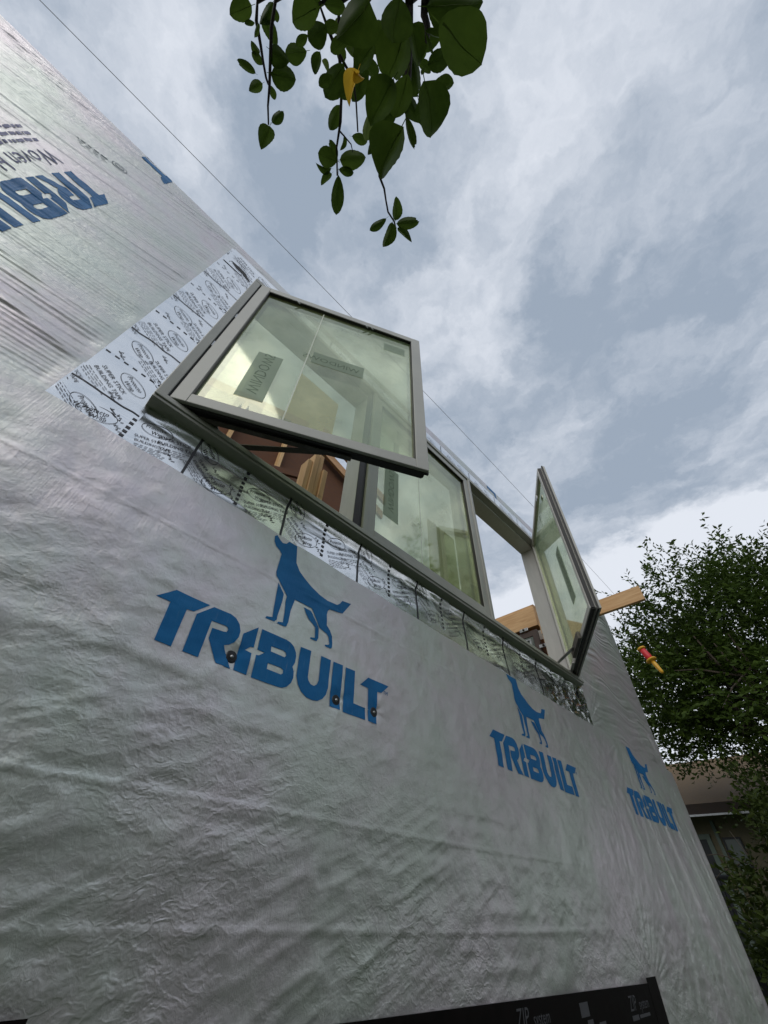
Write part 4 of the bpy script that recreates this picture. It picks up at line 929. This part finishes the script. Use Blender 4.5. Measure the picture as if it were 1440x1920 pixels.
LEAVES = [  # base px, tip px, width px, distance
    (472, 10, 430, 25, 38, 1.3), (478, 43, 459, 47, 10, 1.3), (485, 45, 476, 72, 9, 1.3), (512, 4, 490, 50, 26, 1.3), (492, 36, 520, 84, 27, 1.3), (514, 14, 520, 43, 13, 1.25),
    (487, 100, 470, 79, 15, 1.33), (493, 122, 471, 101, 17, 1.33), (478, 137, 444, 115, 16, 1.33), (492, 156, 466, 171, 21, 1.33), (505, 92, 540, 120, 35, 1.24), (575, 95, 534, 99, 34, 1.3),
    (508, 138, 556, 153, 42, 1.24), (506, 160, 515, 188, 14, 1.28), (511, 229, 530, 204, 20, 1.28), (506, 236, 490, 278, 34, 1.26), (596, 14, 545, 34, 58, 1.0), (612, 48, 577, 74, 42, 1.05),
    (600, 97, 587, 139, 22, 1.1), (643, 118, 606, 182, 46, 1.02), (635, 164, 622, 191, 20, 1.1), (692, 0, 640, 84, 82, 0.72), (637, 197, 618, 246, 27, 1.18), (631, 90, 647, 113, 22, 1.15),
    (702, 82, 662, 130, 46, 0.9), (747, -6, 733, 80, 72, 0.75), (760, 60, 733, 152, 78, 0.8), (768, 46, 792, 122, 44, 0.85), (800, 12, 905, 16, 64, 0.78), (822, 42, 900, 128, 98, 0.62),
    (802, 121, 846, 108, 36, 0.8), (798, 62, 812, 103, 8, 0.82), (799, 60, 832, 73, 12, 0.82), (790, 140, 797, 125, 9, 0.85), (796, 152, 815, 257, 70, 0.72), (812, 160, 851, 160, 25, 0.78),
    (738, 148, 690, 228, 66, 0.78), (764, 138, 742, 226, 50, 0.84), (762, 226, 775, 283, 18, 0.86), (754, 236, 706, 332, 76, 0.7), (637, 300, 686, 298, 34, 1.2),
    (635, 318, 663, 322, 18, 1.2), (646, 254, 640, 284, 10, 1.2), (632, 302, 596, 288, 37, 1.18), (630, 298, 615, 264, 16, 1.2), (621, 316, 591, 311, 13, 1.2), (622, 325, 601, 344, 15, 1.2),
    (634, 328, 630, 403, 28, 1.15), (741, 414, 746, 369, 22, 1.2), (724, 409, 693, 430, 17, 1.2), (745, 419, 785, 413, 23, 1.2), (745, 428, 773, 451, 15, 1.2), (736, 417, 721, 465, 25, 1.15),
    (660, 256, 690, 266, 20, 1.2), (720, 40, 700, 100, 46, 0.95), (700, 60, 745, 130, 50, 0.98), (770, 110, 790, 180, 40, 0.95), (760, 180, 790, 232, 30, 0.95), (650, 60, 690, 110, 36, 1.1),
    (690, 130, 660, 190, 30, 1.05), (785, 190, 800, 240, 30, 0.9), (600, -10, 560, 20, 46, 1.1), (848, -8, 880, 30, 50, 0.8), (720, 250, 690, 290, 26, 1.1)]
PALE = [(642, 33, 627, 63, 15, 1.18), (692, 212, 684, 264, 24, 1.12), (604, 112, 618, 136, 12, 1.2)]
def put_leaf(b, t, wpx, dist, mt, kind):
    lift = rng.uniform(-0.22, 0.22)
    p0 = at(b[0], b[1], dist); p1 = at(t[0], t[1], dist); L = (p1 - p0).length
    vd = ((p0 + p1) * 0.5).normalized()
    p1 = p1 + vd * L * lift
    y = (p1 - p0); Ln = y.length; y.normalize()
    z = (vd - y * vd.dot(y)).normalized()
    roll = rng.uniform(-0.7, 0.7); z = (Matrix.Rotation(roll, 3, y) @ z)
    x = y.cross(z)
    wpx *= 0.86
    wd = wpx / (FPX / dist) / math.cos(roll) * (CAMR.T @ np.array(vd))[2]
    mx = Matrix(((x[0] * wd, y[0] * Ln, z[0] * Ln, p0[0] + ft_off[0]), (x[1] * wd, y[1] * Ln, z[1] * Ln, p0[1] + ft_off[1]), (x[2] * wd, y[2] * Ln, z[2] * Ln, p0[2] + ft_off[2]), (0, 0, 0, 1)))
    o = bpy.data.objects.new('leaf', leaf_mesh(kind, mt)); COL.objects.link(o); o.parent = fruit; o.matrix_basis = mx
    return o
ft_off = -ft_base
for i in range(34):              # smaller leaves filling the heart of the cluster
    x, y = rng.uniform(575, 840), rng.uniform(-10, 225); y *= 1 - 0.35 * abs(x - 720) / 130
    a = rng.uniform(0, math.tau); l = rng.uniform(26, 48)
    LEAVES.append((x, y, x + l * math.cos(a), y + l * abs(math.sin(a)), l * rng.uniform(.5, .85), rng.uniform(0.95, 1.25)))
for i, (bx, by, tx_, ty, wp, ds) in enumerate(LEAVES): put_leaf((bx, by), (tx_, ty), wp, ds, 'leaf', (0, 1, 3, 2, 0, 1)[i % 6])
for i, (bx, by, tx_, ty, wp, ds) in enumerate(PALE): tag(put_leaf((bx, by), (tx_, ty), wp, ds, 'leaf_pale', i % 3), 'lighter green leaf')
tag(put_leaf((672, 130), (650, 192), 28, 0.74, 'leaf_yellow', 2), 'curled yellow leaf')
tag(put_leaf((663, 134), (682, 152), 17, 0.74, 'leaf_yellow', 2), 'curled yellow leaf')

# ================================================================== NEIGHBOURING HOUSE
nh = empty('neighbouring_house', 'low tan house with a brown roof seen past the silver corner', 'house', (12.5, 1.0, GROUND))
HX = 10.4
MB().box((HX, -1.0, GROUND), (HX + 6, 7.0, 1.30)).build('wall', M['stucco'], nh)
MB().prism([(HX - 0.55, 1.30), (HX - 0.55, 1.36), (HX + 3.2, 2.75), (HX + 7, 1.36), (HX + 7, 1.30)], -1.4, 7.4, lambda u, v, d: (u, d, v)).build('roof', M['roof'], nh)
MB().box((HX - 0.60, -1.4, 1.215), (HX - 0.552, 7.4, 1.372)).build('fascia', M['fascia'], nh)
MB().box((HX - 0.551, -1.4, 1.27), (HX - 0.001, 7.4, 1.299)).build('soffit', M['fascia'], nh)
MB().box((HX - 0.64, -1.4, 1.195), (HX - 0.602, 7.4, 1.222)).build('drip_edge', M['white'], nh)
def nwin(y0, y1, z0, z1, name, glass, frame, t=0.05):
    m = MB(); m.box((HX - 0.03, y0 - t, z0 - t), (HX + 0.02, y0, z1 + t)).box((HX - 0.03, y1, z0 - t), (HX + 0.02, y1 + t, z1 + t)).box((HX - 0.03, y0, z1), (HX + 0.02, y1, z1 + t)).box((HX - 0.03, y0, z0 - t), (HX + 0.02, y1, z0))
    o = m.build(name, frame, nh); MB().box((HX - 0.012, y0, z0), (HX + 0.01, y1, z1)).build('pane', glass, o); return o
nwin(1.76, 1.98, 0.60, 0.94, 'window', M['dark_glass'], M['black'], 0.025)
d_ = nwin(2.24, 2.9, -1.3, 0.95, 'patio_door', M['black'], M['house_trim'], 0.07)
MB().box((HX - 0.035, 2.03, -1.4), (HX - 0.001, 2.08, 1.2)).build('trim_board', M['house_trim'], nh)
rl = MB(); rl.tube([(HX - 0.9, 1.95, 0.42), (HX - 0.9, 2.7, 0.42)], 0.03, 6)
for i in range(6): rl.tube([(HX - 0.9, 1.98 + i * 0.13, -0.4), (HX - 0.9, 1.98 + i * 0.13, 0.41)], 0.014, 5)
rl.box((HX - 0.9, 1.9, -0.45), (HX - 0.001, 3.2, -0.38))
rl.build('balcony_rail', M['black'], nh)
